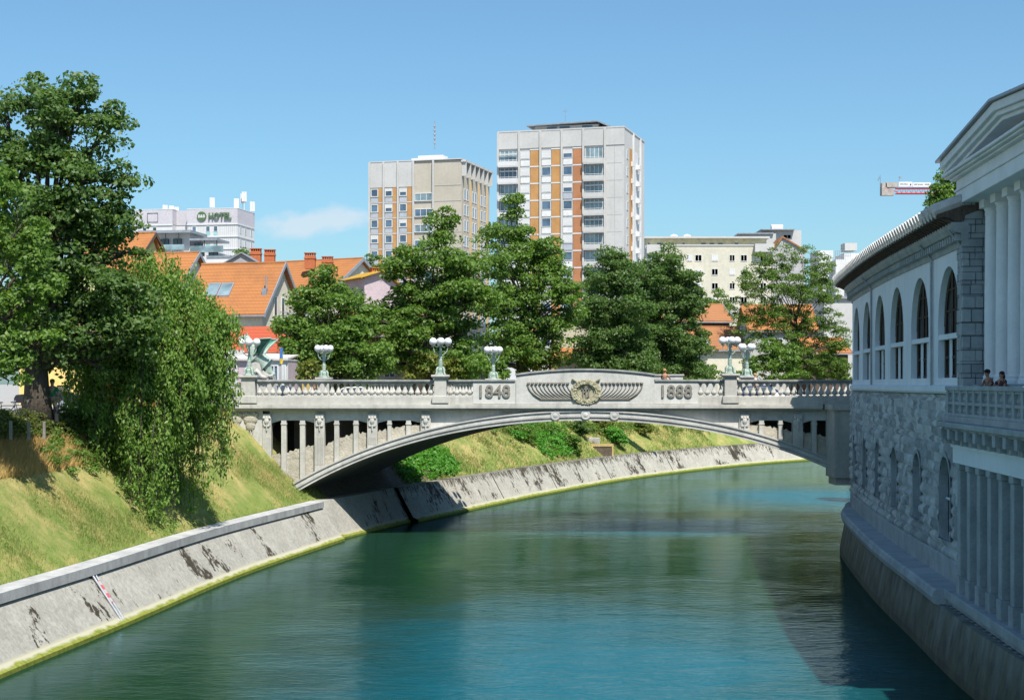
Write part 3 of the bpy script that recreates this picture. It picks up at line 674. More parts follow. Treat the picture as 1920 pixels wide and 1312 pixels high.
# ---------------------------------------------------------------- dragon
YD = 97.0; DX = lambda q: PX(q, YD); DZ = lambda q: PZ(q, YD)
dp = thing('statue_plinth', 'stone plinth with curled scroll under the green dragon', 'plinth', (DX(485), YD, 8.0))
m_ = MB(); m_.prism([(DX(470),7.9),(DX(520),7.9),(DX(513),DZ(704)),(DX(500),DZ(700)),(DX(490),DZ(688)),(DX(489),DZ(679)),(DX(470),DZ(679))], 'y', YD-.35, YD+.75); m_.build('block', M['conc'], dp, bevel=.02)
m_ = MB(); pts = [(DX(481),YD-.5,DZ(698)),(DX(479),YD-.5,DZ(695)),(DX(483),YD-.5,DZ(694)),(DX(487),YD-.5,DZ(698)),(DX(492),YD-.5,DZ(706)),(DX(500),YD-.5,DZ(709)),(DX(508),YD-.5,DZ(707)),(DX(514),YD-.5,DZ(702))]
m_.tube(pts, [.10,.10,.11,.12,.14,.15,.11,.06], 8); m_.build('scroll', M['conc'], dp, smooth=True)
def skinmesh(name, nodes, edges, mat, parent, sub=2):
    o = ORG.get(parent.name, Vector((0,0,0))) if parent else Vector((0,0,0))
    me = bpy.data.meshes.new(name); me.from_pydata([Vector(n_[0])-o for n_ in nodes], edges, [])
    ob = bpy.data.objects.new(name, me); COL.objects.link(ob)
    md = ob.modifiers.new('skin', 'SKIN')
    sv = me.skin_vertices[0].data if me.skin_vertices else None
    if sv is None:
        bm = bmesh.new(); bm.from_mesh(me); bm.verts.layers.skin.verify(); bm.to_mesh(me); bm.free(); sv = me.skin_vertices[0].data
    for i, n_ in enumerate(nodes):
        r_ = n_[1]; sv[i].radius = (r_, r_) if not hasattr(r_, '__len__') else r_; sv[i].use_root = (i == 0)
    md.use_smooth_shade = True
    if sub: s_ = ob.modifiers.new('sub', 'SUBSURF'); s_.levels = sub; s_.render_levels = sub
    bpy.context.view_layer.update()
    me2 = bpy.data.meshes.new_from_object(ob.evaluated_get(bpy.context.evaluated_depsgraph_get())); ob.modifiers.clear(); ob.data = me2; me2.name = name
    me2.materials.clear(); me2.materials.append(mat); me2.polygons.foreach_set('use_smooth', [True]*len(me2.polygons))
    if parent: ob.parent = parent
    ORG[ob.name] = o
    return ob
dr = thing('dragon_statue', 'green patinated bronze dragon with raised wings sitting at the left end of the bridge', 'statue', (DX(485), YD, DZ(703)))
D = lambda qx, qy, dy=0: (DX(qx), YD+dy, DZ(qy))
nodes = [(D(492,675),.42),(D(483,668),.44),(D(475,658),.42),(D(469,646),.30),(D(465,637),.24),(D(460,632),.20),(D(452,633),.13),(D(447,636),.07),
         (D(500,682),.30),(D(503,692),.20),(D(508,699),.15),(D(516,703),.10),(D(498,702,-.1),.10),
         (D(474,668,-.25),.17),(D(471,680,-.3),.12),(D(470,692,-.3),.10),(D(466,695,-.35),.09),
         (D(474,668,.45),.17),(D(471,680,.5),.12),(D(470,692,.5),.10),
         (D(463,627,-.06),.05),(D(465,624,-.06),.02)]
edges = [(0,1),(1,2),(2,3),(3,4),(4,5),(5,6),(6,7),(0,8),(8,9),(9,10),(10,11),(9,12),(2,13),(13,14),(14,15),(15,16),(2,17),(17,18),(18,19),(4,20),(20,21)]
skinmesh('body', nodes, edges, M['patina'], dr)
for s_, nm in ((-1, 'wing'), (1, 'wing')):
    dy = -.35 if s_ < 0 else .5; w_ = MB()
    A = [D(478,669,dy), D(484,650,dy+s_*.35), D(487,637,dy+s_*.6), D(500,635.5,dy+s_*.75), D(515,635,dy+s_*.9)]
    B = [D(490,668,dy), D(494,660,dy+s_*.2), D(499,652,dy+s_*.35), D(506,644,dy+s_*.55), D(515,635,dy+s_*.9)]
    vs = []; n = 7
    for a, b2 in zip(A, B):
        for k in range(n):
            f = k/(n-1); p_ = Vector(a).lerp(Vector(b2), f); p_.y += .12*math.sin(f*math.pi*2)*(1-f)
            vs.append(p_)
    fs = [(i*n+k, i*n+k+1, (i+1)*n+k+1, (i+1)*n+k) for i in range(4) for k in range(n-1)]
    o = w_.add(vs, fs).build(nm, M['patina_dark'], dr, smooth=True); md = o.modifiers.new('th', 'SOLIDIFY'); md.thickness = .05
    e = MB(); e.tube(B, [.10,.085,.07,.06,.03], 7); e.tube([A[0], A[1], A[2], A[3], A[4]], [.08,.06,.05,.04,.03], 7); e.build('wing_bone', M['patina'], o, smooth=True)
fp = thing('flag', 'narrow blue and yellow banner hanging behind the bridge left of the round tree', 'flag', (PX(525,112), 112, 7.4))
MB().tube([(PX(525,112),112,7.4), (PX(525,112),112,PZ(650,112))], .03, 6).build('pole', M['metal_grey'], fp)
m_ = MB(); xx = PX(525,112)
def cloth(q0, q1): 
    vs = []; 
    for i in range(7):
        z_ = PZ(q0+(q1-q0)*i/6, 112)
        for k in range(5): vs.append((xx+.03+.045*k, 111.9+.05*math.sin(k*2+i), z_))
    return vs, [(i*5+k, i*5+k+1, (i+1)*5+k+1, (i+1)*5+k) for i in range(6) for k in range(4)]
m_.add(*cloth(652, 672)).build('blue_cloth', pm('flag_blue', (.08,.22,.55)), fp); MB().add(*cloth(672, 682)).build('yellow_cloth', pm('flag_yellow', (.80,.60,.05)), fp)
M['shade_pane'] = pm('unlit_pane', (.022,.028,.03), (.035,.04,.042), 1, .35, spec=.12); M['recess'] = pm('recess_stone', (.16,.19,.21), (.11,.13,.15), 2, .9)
# ---------------------------------------------------------------- riverside market building (in shade, right)
def curvef(C, base):
    C = spline(C, .25); N = -normals(C); L = arclen(C); s0 = float(np.interp(52.8, C[:, 1], L))
    def f(s, off=0, z=0):
        s = s+s0; c = np.array([np.interp(s, L, C[:, 0]), np.interp(s, L, C[:, 1])]); n = np.array([np.interp(s, L, N[:, 0]), np.interp(s, L, N[:, 1])]); n /= np.linalg.norm(n)
        return (c[0]+n[0]*off, c[1]+n[1]*off, z)
    return f
TURN = [(18.95,89),(19.5,91.2),(20.3,92.4),(21.4,93.2),(22.6,93.8)]
fc = curvef([(13.7,36),(14.2,44),(14.98,53.1),(15.5,59),(16.2,66.8),(16.95,73.7),(17.72,80),(18.5,86)]+TURN, 0)
fq = curvef([(12.85,36),(13.25,46.8),(14.1,56.3),(15.1,67),(16.95,82),(17.6,86)]+[(a-.5,b+.3) for a,b in TURN], 0)
def fsweep(s0, s1, prof, step=.6, closed=True, mb=None, fc=fc):
    mb = mb or MB(); ss = np.linspace(s0, s1, max(2, int((s1-s0)/step)+1)); n = len(prof)
    vs = [fc(s, o, z) for s in ss for o, z in prof]; fs = []
    for i in range(len(ss)-1):
        for k in range(n if closed else n-1):
            k2 = (k+1) % n; fs.append((i*n+k, i*n+k2, (i+1)*n+k2, (i+1)*n+k))
    if closed: fs += [tuple(range(n)), tuple((len(ss)-1)*n+k for k in range(n))[::-1]]
    return mb.add(vs, fs)
SE = 41.0
mk = thing('market_building', 'curved market building with arched upper windows over rough stone, ending in a columned portico', 'building', (15.2,67,0))
# upper white wall with arched openings
wc_s = [3.0+6.05*k for k in range(7)]; RR = 2.03; ZS = 11.07; ZB = 9.22
up = MB(); breaks = [0.0]
for c in wc_s: breaks += list(c+RR*np.cos(np.linspace(math.pi, 0, 17)))
breaks += [SE]
def inside(s):
    for c in wc_s:
        if c-RR-1e-6 <= s <= c+RR+1e-6: return c
    return None
for a, b2 in zip(breaks[:-1], breaks[1:]):
    m_ = (a+b2)/2; c = inside(m_)
    if c is None:
        nn = 3
        for j in range(nn):
            p0 = a+(b2-a)*j/nn; p1 = a+(b2-a)*(j+1)/nn; up.quad(fc(p0,0,8.9), fc(p1,0,8.9), fc(p1,0,13.6), fc(p0,0,13.6))
    else:
        za = ZS+math.sqrt(max(0, RR*RR-(a-c)**2)); zb = ZS+math.sqrt(max(0, RR*RR-(b2-c)**2))
        up.quad(fc(a,0,za), fc(b2,0,zb), fc(b2,0,13.6), fc(a,0,13.6)); up.quad(fc(a,0,8.9), fc(b2,0,8.9), fc(b2,0,ZB), fc(a,0,ZB))
        up.quad(fc(a,0,za), fc(a,.34,za), fc(b2,.34,zb), fc(b2,0,zb)); up.quad(fc(a,0,ZB), fc(a,.34,ZB), fc(b2,.34,ZB), fc(b2,0,ZB))
for c in wc_s:
    for s in (c-RR, c+RR): up.quad(fc(s,0,ZB), fc(s,.34,ZB), fc(s,.34,ZS), fc(s,0,ZS))
up.build('upper_wall', M['plaster_white'], mk)
for c in wc_s[:9]:
    fr = MB()
    arc = [(c+(RR-.02)*math.cos(a), ZS+(RR-.02)*math.sin(a)) for a in np.linspace(0, math.pi, 13)]
    for (s0, z0), (s1, z1) in zip(arc[:-1], arc[1:]): fr.tube([fc(s0,.27,z0), fc(s1,.27,z1)], .06, 4)
    for ds in (-RR+.05, -.68, 0, .68, RR-.05): fr.tube([fc(c+ds,.27,ZB), fc(c+ds,.27,ZS+math.sqrt(max(0,RR*RR-ds*ds))-.02)], .05, 4)
    for z_ in (11.6, 12.35, ZB+.05, 9.95): fr.tube([fc(c-RR,.27,z_), fc(c+RR,.27,z_)], .035 if z_ > 10 else .05, 4)
    fo = fr.build('window_frame', M['timber_dark'], mk)
    gl = MB(); n = 17; top_ = [fc(c+(RR-.03)*math.cos(a), .31, ZS+(RR-.03)*math.sin(a)) for a in np.linspace(0, math.pi, n)]
    bot = [fc(c+(RR-.03)*math.cos(a), .31, ZB) for a in np.linspace(0, math.pi, n)]
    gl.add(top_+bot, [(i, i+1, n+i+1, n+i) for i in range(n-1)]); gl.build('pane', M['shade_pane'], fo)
    fsweep(c-RR, c+RR, [(.03,10.58),(.03,10.76),(.34,10.76),(.34,10.58)]).build('transom', M['plaster_white'], mk)
    for ds in (-.68, .68): q = MB(); q.tube([fc(c+ds,.24,ZB), fc(c+ds,.24,10.6)], .08, 4); q.build('mullion', M['plaster_white'], fo)
fsweep(0, SE, [(-.10,8.66),(-.16,8.74),(-.16,8.92),(-.02,8.98),(.1,8.98),(.1,8.66)]).build('string_course', M['plaster_white'], mk)
# rough stone wall: courses of irregular blocks, real relief
def stones(s0, s1, z0, z1, seed, holes):
    ds = .115; ns = int((s1-s0)/ds)+1; nz_ = int((z1-z0)/ds)+1; r = random.Random(seed)
    H = np.zeros((ns, nz_)); Cid = np.zeros((ns, nz_)); z = 0.0; rows = []
    while z < z1-z0: h = r.uniform(.20,.42); rows.append((z, z+h)); z += h
    ss = np.arange(ns)*ds; zs = np.arange(nz_)*ds
    for (a, b2) in rows:
        x_ = -r.uniform(0, .5)
        while x_ < s1-s0:
            w = r.uniform(.3,.95); tilt = r.uniform(-.05,.05); hh = r.uniform(0,.085)
            zi_ = (zs >= a-.02) & (zs < b2); si_ = (ss >= x_) & (ss < x_+w)
            if zi_.any() and si_.any():
                zz_ = zs[zi_]; sv_ = ss[si_]
                fz = np.minimum((zz_-a)/.09, (b2-zz_)/.09).clip(0, 1); fs_ = np.minimum((sv_-x_)/.09, (x_+w-sv_)/.09).clip(0, 1)
                H[np.ix_(si_, zi_)] = .02+np.outer(fs_**.6, fz**.6)*(.04+hh*1.5)+tilt*(sv_[:, None]-x_-w/2)
                Cid[np.ix_(si_, zi_)] = r.random()
            x_ += w
    H += np.random.default_rng(seed).normal(0, .009, H.shape)
    V = np.array([fc(s0+ss[i], -H[i, k], z0+zs[k]) for i in range(ns) for k in range(nz_)])
    F = []; col = []
    for i in range(ns-1):
        for k in range(nz_-1):
            sm, zm = s0+ss[i]+ds/2, z0+zs[k]+ds/2; skip = False
            for (c, w_, zb, zt) in holes:
                if abs(sm-c) < w_ and zb < zm < zt-w_+math.sqrt(max(0, w_*w_-(sm-c)**2)): skip = True; break
            if not skip: F.append((i*nz_+k, (i+1)*nz_+k, (i+1)*nz_+k+1, i*nz_+k+1)); col.append(Cid[i, k])
    return V, np.array(F), np.array(col)
m, T, b = newmat('rubble_stone'); at = T.n('ShaderNodeAttribute', attribute_name='stone'); P = T.pos()
c = T.mix(at.outputs['Fac'], (.15, .17, .19), (.66, .67, .67)); c = T.mix(.4, c, T.mix(T.step(T.noise(P, 3, 6, .7), .3, .7), (.16, .18, .19), (.62, .62, .6)))
T.put(b.inputs['Base Color'], c); b.inputs['Roughness'].default_value = .9; T.put(b.inputs['Normal'], T.bump(T.noise(P, 14, 6, .7), .6, .03)); M['rubble_stone'] = m
holes = [(wc_s[0]+.1, 1.05, 3.6, 6.5)]+[(c, .85, 3.75, 6.35) for c in wc_s[1:]]
V, F, colr = stones(0, SE, 3.0, 8.7, 5, holes)
o = fastmesh('stone_wall', V, F, M['rubble_stone'], mk); at = o.data.attributes.new('stone', 'FLOAT', 'FACE'); at.data.foreach_set('value', colr.astype(np.float32))
for (c, w_, zb, zt) in holes[:9]:
    nh = MB(); zsn = zt-w_; pts = [(c-w_, zb)]+[(c-w_*math.cos(a), zsn+w_*math.sin(a)) for a in np.linspace(0, math.pi, 11)]+[(c+w_, zb)]
    n = len(pts); wd = w_+.14
    out = [(c-wd, zb)]+[(c-wd*math.cos(a), zsn+wd*math.sin(a)) for a in np.linspace(0, math.pi, 11)]+[(c+wd, zb)]
    vs = [fc(s, -.13, z) for s, z in out]+[fc(s, -.13, z) for s, z in pts]+[fc(s, .22, z) for s, z in pts]
    nh.add(vs, [(i, i+1, n+i+1, n+i) for i in range(n-1)]+[(n+i, n+i+1, 2*n+i+1, 2*n+i) for i in range(n-1)]+[(n-1+0, 0, n, 2*n-1), (n, 2*n-1, 3*n-1, 2*n)])
    no = nh.build('niche', M['stone_shade'], mk)
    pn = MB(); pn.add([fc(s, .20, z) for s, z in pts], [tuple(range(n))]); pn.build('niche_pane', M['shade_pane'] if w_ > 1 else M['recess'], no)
    if w_ > 1:
        q = MB(); q.tube([fc(c, .15, zb), fc(c, .15, zt)], .05, 4); q.tube([fc(c-w_, .15, zsn-.5), fc(c+w_, .15, zsn-.5)], .05, 4); q.build('niche_bar', M['plaster_white'], no)
fsweep(-.1, SE, [(-.12,2.2),(-.12,2.95),(-.06,3.02),(.2,3.02),(.2,2.2)]).build('plinth_band', M['stone_shade'], mk)
# cornice, dentils, roof
fsweep(-.05, SE, [(.1,13.55),(-.06,13.55),(-.08,13.72),(-.12,13.74),(-.12,13.98),(-.30,14.02),(-.42,14.18),(-.46,14.34),(.1,14.34)]).build('cornice', M['stone_shade'], mk)
s = .1
while s < SE:
    dn = MB(); vs = [fc(s_, o_, z_) for z_ in (13.74, 13.96) for s_, o_ in ((s,-.10),(s+.2,-.10),(s+.2,-.30),(s,-.30))]
    dn.add(vs, [(0,1,2,3),(7,6,5,4),(0,4,5,1),(1,5,6,2),(2,6,7,3),(3,7,4,0)]); s += .44; dn.build('dentil', M['stone_shade'], mk)
fsweep(-.05, SE, [(-.92,14.50),(-.92,14.60),(4.2,16.3),(4.2,16.2),(0,14.56),(-.05,14.36),(-.3,14.36),(-.6,14.5)]).build('roof', M['timber_dark'], mk)
dn = MB(); s = .1
while s < SE:
    vs = [fc(s_, o_, z_) for z_, o2 in ((14.30,-.45),(14.52,-.88)) for s_, o_ in ((s,-.2),(s+.13,-.2),(s+.13,o2),(s,o2))]
    dn.add(vs, [(0,1,2,3),(7,6,5,4),(0,4,5,1),(1,5,6,2),(2,6,7,3),(3,7,4,0)]); s += .5
dn.build('rafter_ends', M['timber_dark'], mk)
tl = MB(); s = .2
while s < SE: tl.tube([fc(s,-1.02,14.70), fc(s,0,15.1), fc(s,2.0,15.8)], [.24,.23,.2], 8); s += .62
tl.build('roof_tile_row', pm('pale_roof_tiles', (.62,.60,.57), (.46,.44,.42), 2, .85, .3, 8, .03), mk)
for s in (.28, wc_s[0]+3.0, wc_s[3]+3.0): dp_ = MB(); dp_.tube([fc(s,-.08,8.9), fc(s,-.08,13.6), fc(s,-.5,14.1)], .05, 6); dp_.build('downpipe', M['zinc'], mk)
# body behind so that nothing shows through
bd = MB(); ss = np.linspace(0, SE, 20); pf = [fc(s, .8, 0) for s in ss]; pbk = [(fc(s, 12, 0)) for s in ss]
poly = [(p[0], p[1]) for p in pf]+[(p[0], p[1]) for p in pbk[::-1]]; bd.prism(poly, 'z', 2.0, 14.5); bd.build('core', M['plaster_grey'], mk)

# quay wall under it
qw = thing('quay_wall', 'dark algae stained quay wall with a rounded stone ledge below the market building', 'wall', (15.2,67,0))
m, T, b = newmat('quay_stone'); P = T.pos(); x, y, z = T.sep(P)
c = T.mix(T.step(T.noise(P, .8, 6), .3, .7), (.24,.25,.23), (.14,.16,.15))
dk = T.step(T.math('ADD', T.math('MULTIPLY', z, -.13), T.math('MULTIPLY', T.noise(P, 1, 7, .65, k=(1.2,1.2,.35)), .85)), .08, .34)
c = T.mix(dk, c, T.mix(T.step(T.noise(P, 1.5, 5), .35, .65), (.045,.05,.04), (.10,.105,.06)))
T.put(b.inputs['Base Color'], c); b.inputs['Roughness'].default_value = .75; T.put(b.inputs['Normal'], T.bump(T.noise(P, 7, 7, .7), .5, .05)); M['quay'] = m
fsweep(-16, SE, [(0,-1.5),(.02,.3),(.30,1.78),(1.4,1.8),(1.4,-1.5)], fc=fq).build('wall_face', M['quay'], qw)
fsweep(-.2, SE, [(.28,1.74),(.12,1.80),(.06,2.0),(.12,2.2),(.2,2.26),(1.7,2.27),(1.7,1.74)], fc=fq).build('ledge', M['stone_shade'], qw)

# portico at the near end ------------------------------------------------
O_ = Vector(fc(0, 0, 0)); eu = Vector((-.075, -1, 0)).normalized(); ev = Vector((1, -.075, 0)).normalized()
LM = Matrix(((eu.x, ev.x, 0, O_.x), (eu.y, ev.y, 0, O_.y), (0, 0, 1, 0), (0, 0, 0, 1)))
pt = mk
def LB(): return MB(LM)
m, T, b = newmat('ashlar'); P = T.pos(); br_ = T.n('ShaderNodeTexBrick'); cmb = T.n('ShaderNodeCombineXYZ'); x, y, z = T.sep(P); T.put(cmb.inputs[0], T.math('ADD', x, T.math('MULTIPLY', y, 1))); T.put(cmb.inputs[1], z); T.put(br_.inputs['Vector'], cmb.outputs[0])
br_.inputs['Scale'].default_value = 1; br_.inputs['Brick Width'].default_value = .75; br_.inputs['Row Height'].default_value = .46; br_.inputs['Mortar Size'].default_value = .018
br_.inputs['Color1'].default_value = (.30,.33,.35,1); br_.inputs['Color2'].default_value = (.42,.45,.46,1); br_.inputs['Mortar'].default_value = (.13,.14,.15,1)
c = T.mix(.5, br_.outputs[0], T.mix(T.step(T.noise(P, 2.5, 6, .7), .3, .7), (.2,.22,.23), (.5,.52,.53)), 'OVERLAY'); T.put(b.inputs['Base Color'], c); b.inputs['Roughness'].default_value = .85
T.put(b.inputs['Normal'], T.bump(T.math('ADD', T.math('MULTIPLY', br_.outputs[1], -1), T.math('MULTIPLY', T.noise(P, 9, 6, .7), .5)), .7, .06)); M['ashlar'] = m
pr_ = MB(LM); rr = random.Random(2); z_ = 8.9; k = 0
while z_ < 14.95:
    h_ = .42+rr.uniform(-.04,.04); e1, e2 = rr.uniform(-.02,.035), rr.uniform(-.02,.03)
    sp_ = .32+.25*(k % 2)
    pr_.box(-.85, .02+e1, -.10-e2, sp_, z_+.012, z_+h_-.012); pr_.box(-.8, .02-e2+.01, sp_+.02, .78+e1*.5, z_+.012, z_+h_-.012); z_ += h_; k += 1
pr_.box(-.8, -.02, -.06, .74, 8.9, 15.0); pr_.build('corner_pier', M['ashlar'], pt, bevel=.012)
for u_ in (.8, 2.4, 4.0, 5.6, 7.2, 8.8, 10.4, 12.0):
    cm = MB(LM); cm.lathe([(.34,9.0),(.34,9.12),(.30,9.16),(.32,9.24),(.27,9.3),(.265,11.5),(.235,14.45),(.25,14.5),(.25,14.56),(.235,14.58),(.30,14.72)], (u_,.72,0), 20)
    cm.box(u_-.36, u_+.36, .36, 1.08, 14.72, 14.98); cm.build('column', M['column'], pt, smooth=False)
pl = MB(LM); pl.box(0, 14.5, .2, 1.3, 8.6, 8.99); pl.build('stylobate', M['stone_shade'], pt)
w_ = MB(LM); w_.box(0, 14.5, 2.9, 3.1, 2, 15.9); w_.box(-.8, 0, 1.0, 12, 2, 15.9); w_.box(0, 14.5, 3.1, 12, 2.0, 15.85); w_.build('portico_wall', M['plaster_white'], pt)
e_ = MB(LM); e_.box(-.95, 14.5, -.12, 1.25, 14.98, 15.42); e_.box(-1.0, 14.5, -.17, 1.25, 15.42, 15.50); e_.box(-.95, 14.5, -.10, 1.25, 15.50, 15.82)
e_.build('entablature', M['column'], pt, bevel=.015)
e_ = MB(LM); e_.box(-1.15, 14.5, -.28, 1.25, 15.82, 15.89); e_.box(-1.3, 14.5, -.42, 1.25, 15.89, 15.96); e_.box(-1.4, 14.5, -.52, 1.25, 15.96, 16.06); e_.build('portico_cornice', M['column'], pt, bevel=.02)
ty = MB(LM); ty.prism([(-.9,15.9),(14.2,15.9),(6.6,16.66)], 'y', .25, .6); ty.build('tympanum', pm('tympanum_plaster', (.34,.34,.28), (.27,.27,.23), 1, .85), pt)
rk = MB(LM)
def rake(mb, a, b2, dz0, dz1, v0, v1):
    n0 = [(a[0],a[1]+dz0),(b2[0],b2[1]+dz0),(b2[0],b2[1]+dz1),(a[0],a[1]+dz1)]; mb.prism(n0, 'y', v0, v1)
for a, b2 in (((-1.4,15.98),(6.6,16.62)), ((14.8,15.98),(6.6,16.62))):
    rake(rk, a, b2, 0, .12, -.30, 1.2); rake(rk, a, b2, .12, .26, -.44, 1.2); rake(rk, a, b2, .26, .52, -.56, 1.2)
rk.build('raking_cornice', M['column'], pt, bevel=.015)
rk = MB(LM)
for a, b2 in (((-1.6,15.98),(6.6,16.64)), ((15.0,15.98),(6.6,16.64))): rake(rk, a, b2, .52, .60, -.68, 12)
rk.build('portico_roof', M['zinc'], pt)
# balcony
bl = MB(LM); bl.box(.5, 14.5, -.78, 3.0, 7.78, 7.98); bl.box(.3, 14.5, -1.0, 3.0, 7.62, 7.78); bl.box(.45, 14.5, -.85, 3.0, 7.52, 7.62); bl.build('balcony_slab', M['stone_shade'], pt, bevel=.02)
for k in range(11):
    u_ = .75+1.28*k; c_ = MB(LM); c_.box(u_-.18, u_+.18, -.95, -.4, 7.25, 7.55); c_.box(u_-.14, u_+.14, -.8, -.4, 7.08, 7.25); c_.build('bracket', M['stone_shade'], pt)
u_ = .6
while u_ < 14: dn = MB(LM); dn.box(u_, u_+.15, -.62, -.3, 7.06, 7.26); dn.build('balcony_dentil', M['stone_shade'], pt); u_ += .32
fz = MB(LM); fz.box(.5, 14.5, -.5, 3.0, 6.45, 7.06); fz.box(.45, 14.5, -.56, 3.0, 6.95, 7.06); fz.build('balcony_frieze', M['plaster_white'], pt)
bu = MB(LM); bu.box(.55, 14.5, -.76, -.46, 8.80, 8.94); bu.box(.6, 14.5, -.70, -.50, 8.72, 8.80); bu.box(.55, 14.5, -.74, -.48, 7.98, 8.08); bu.box(.6,14.5,-.72,-.48,8.34,8.44)
bo = bu.build('balcony_balustrade', M['stone_shade'], pt, bevel=.015)
u_ = .75; k = 0
while u_ < 13.8:
    q = MB(LM); q.box(u_-.13, u_+.13, -.73, -.49, 8.0, 8.8); q.build('post', M['stone_shade'], bo)
    for j in range(3):
        uu = u_+.28+.22*j; q = MB(LM)
        q.lathe([(.05,8.08),(.09,8.16),(.05,8.27),(.06,8.34)], (uu,-.6,0), 6); q.lathe([(.05,8.44),(.09,8.52),(.05,8.65),(.06,8.72)], (uu,-.6,0), 6); q.build('baluster', M['stone_shade'], bo)
    u_ += 1.0
# lower loggia of square pillars
for k in range(9):
    u_ = 1.35+1.45*k; q = MB(LM); q.box(u_-.21, u_+.21, -.48, -.06, 2.85, 6.25); q.box(u_-.26, u_+.26, -.53, -.01, 2.27, 2.85); q.box(u_-.25, u_+.25, -.52, -.02, 6.25, 6.46); q.build('pillar', M['stone_shade'], pt, bevel=.015)
lg = MB(LM); lg.box(.2, 14.5, -.75, 3.0, 1.98, 2.28); lg.box(.2, 14.5, -.62, 3.0, 1.8, 1.98); lg.box(.2,14.5,1.9,2.1,2.27,6.5); lg.build('loggia_floor', M['stone_shade'], pt, bevel=.02)
u_ = .4
while u_ < 14: dn = MB(LM); dn.box(u_, u_+.22, -.70, -.3, 1.52, 1.8); dn.build('ledge_bracket', M['stone_shade'], pt); u_ += .62
# the wing that carries on towards the viewpoint, outside the picture
w_ = MB(LM); w_.box(14.5, 44, 1.0, 12, 0, 14.2); w_.box(14.5,44,-.4,12,0,7.9); w_.build('south_wing', M['plaster_white'], pt)
w_ = MB(LM); w_.prism([(.4,14.2),(6.5,16.5),(12.6,14.2)], 'x', 14.4, 44.5) if False else w_.add([(14.4,.3,14.2),(14.4,6.5,16.6),(14.4,12.6,14.2),(44.5,.3,14.2),(44.5,6.5,16.6),(44.5,12.6,14.2)], [(0,1,2),(3,5,4),(0,3,4,1),(1,4,5,2),(0,2,5,3)])
w_.build('south_wing_roof', M['tile_old'], pt)
# ---------------------------------------------------------------- city buildings
def frame(px, Y, th, zz=0):
    # origin at the near left corner; local x along the front (towards the viewer on the right when th>0), local y away
    c, s = math.cos(R(th)), math.sin(R(th))
    return Matrix(((c, s, 0, PX(px, Y)), (-s, c, 0, Y), (0, 0, 1, zz), (0, 0, 0, 1)))
def windowpart(F, x0, x1, z0, z1, parent, frame_m, pane_m, y=-.04, fw=.09, mull=1, name='window', depth=.16, blind=0):
    w = MB(F); w.box(x0, x0+fw, y-.06, y+depth, z0, z1); w.box(x1-fw, x1, y-.06, y+depth, z0, z1); w.box(x0+fw, x1-fw, y-.06, y+depth, z0, z0+fw); w.box(x0+fw, x1-fw, y-.06, y+depth, z1-fw, z1)
    for k in range(1, mull+1):
        xm = x0+(x1-x0)*k/(mull+1); w.box(xm-.04, xm+.04, y-.05, y+depth, z0+fw, z1-fw)
    o = w.build(name, frame_m, parent)
    g = MB(F); g.add([(x0+fw/2,y+.02,z0+fw/2),(x1-fw/2,y+.02,z0+fw/2),(x1-fw/2,y+.02,z1-fw/2),(x0+fw/2,y+.02,z1-fw/2)], [(0,1,2,3)]); g.build('pane', pane_m, o)
    if blind: 
        g = MB(F); zb = z1-fw-(z1-z0-2*fw)*blind; g.box(x0+fw, x1-fw, y-.045, y-.005, zb, z1-fw); g.build('blind', M['blind'], o)
    return o
def sidewindow(F, X0, y0, y1, z0, z1, parent, frame_m, pane_m, fw=.09):
    w = MB(F); w.box(X0-.1, X0+.08, y0, y0+fw, z0, z1); w.box(X0-.1, X0+.08, y1-fw, y1, z0, z1); w.box(X0-.1, X0+.08, y0+fw, y1-fw, z0, z0+fw); w.box(X0-.1, X0+.08, y0+fw, y1-fw, z1-fw, z1)
    o = w.build('window', frame_m, parent); g = MB(F); g.quad((X0+.03,y0+fw/2,z0+fw/2),(X0+.03,y1-fw/2,z0+fw/2),(X0+.03,y1-fw/2,z1-fw/2),(X0+.03,y0+fw/2,z1-fw/2)); g.build('pane', pane_m, o)
# --- right tower
rr = random.Random(11)
F = frame(934.3, 278, 16); W, L, ZT = 22.3, 17.5, 52.7; FH = 2.93; zf = [49.55-FH*k for k in range(14)]
t2 = thing('apartment_tower', 'tallest white apartment tower with orange strips and a column of balconies', 'building', (PX(934.3,278),278,0))
b_ = MB(F); b_.box(.15, W-3.3, .15, L, 7, ZT-.15); b_.build('wall', M['white_conc'], t2)
bp_ = MB(F); bp_.box(W-3.3, W-.02, .0, L-.02, 7, ZT); bp_.build('blank_wall', M['pale_conc'], t2)
jn = MB(F)
for z_ in zf[::1]: jn.box(W-3.0, W-.3, -.02, .01, z_-.03, z_+.03)
jn.box(W-1.7, W-1.64, -.02, .01, 10, ZT-1); jn.build('panel_joints', M['plaster_grey'], t2)
pa = MB(F); pa.box(-.05, W+.05, -.10, .3, ZT-3.0, ZT-.12); pa.box(-.1, W+.1, -.15, L+.1, ZT-.12, ZT+.12) ; pa.build('parapet', M['pale_conc'], t2)
rf = MB(F); rf.prism([(4.8,ZT+1.15),(17.4,ZT+1.45),(19.6,ZT+.5),(19.4,ZT+.3),(17.4,ZT+1.25),(4.8,ZT+.95)], 'y', .8, 9); rf.build('roof_canopy', M['metal_grey'], t2)
rf = MB(F); rf.box(6, 17.4, 2, 9, ZT, ZT+1.0); po = rf.build('penthouse', M['white_conc'], t2); 
for x_ in (8.2, 10.5, 14.5): q = MB(F); q.box(x_, x_+1.8, 1.93, 2.0, ZT+.3, ZT+.85); q.build('penthouse_window', M['glass'], po)
q = MB(F); q.tube([(11,4,ZT+2),(11,4,ZT+4.2)], .05, 5); q.tube([(10.6,4,ZT+3.8),(11.4,4,ZT+3.8)], .04, 5); q.build('antenna', M['metal_grey'], t2)
bay = 3.80; pil = MB(F)
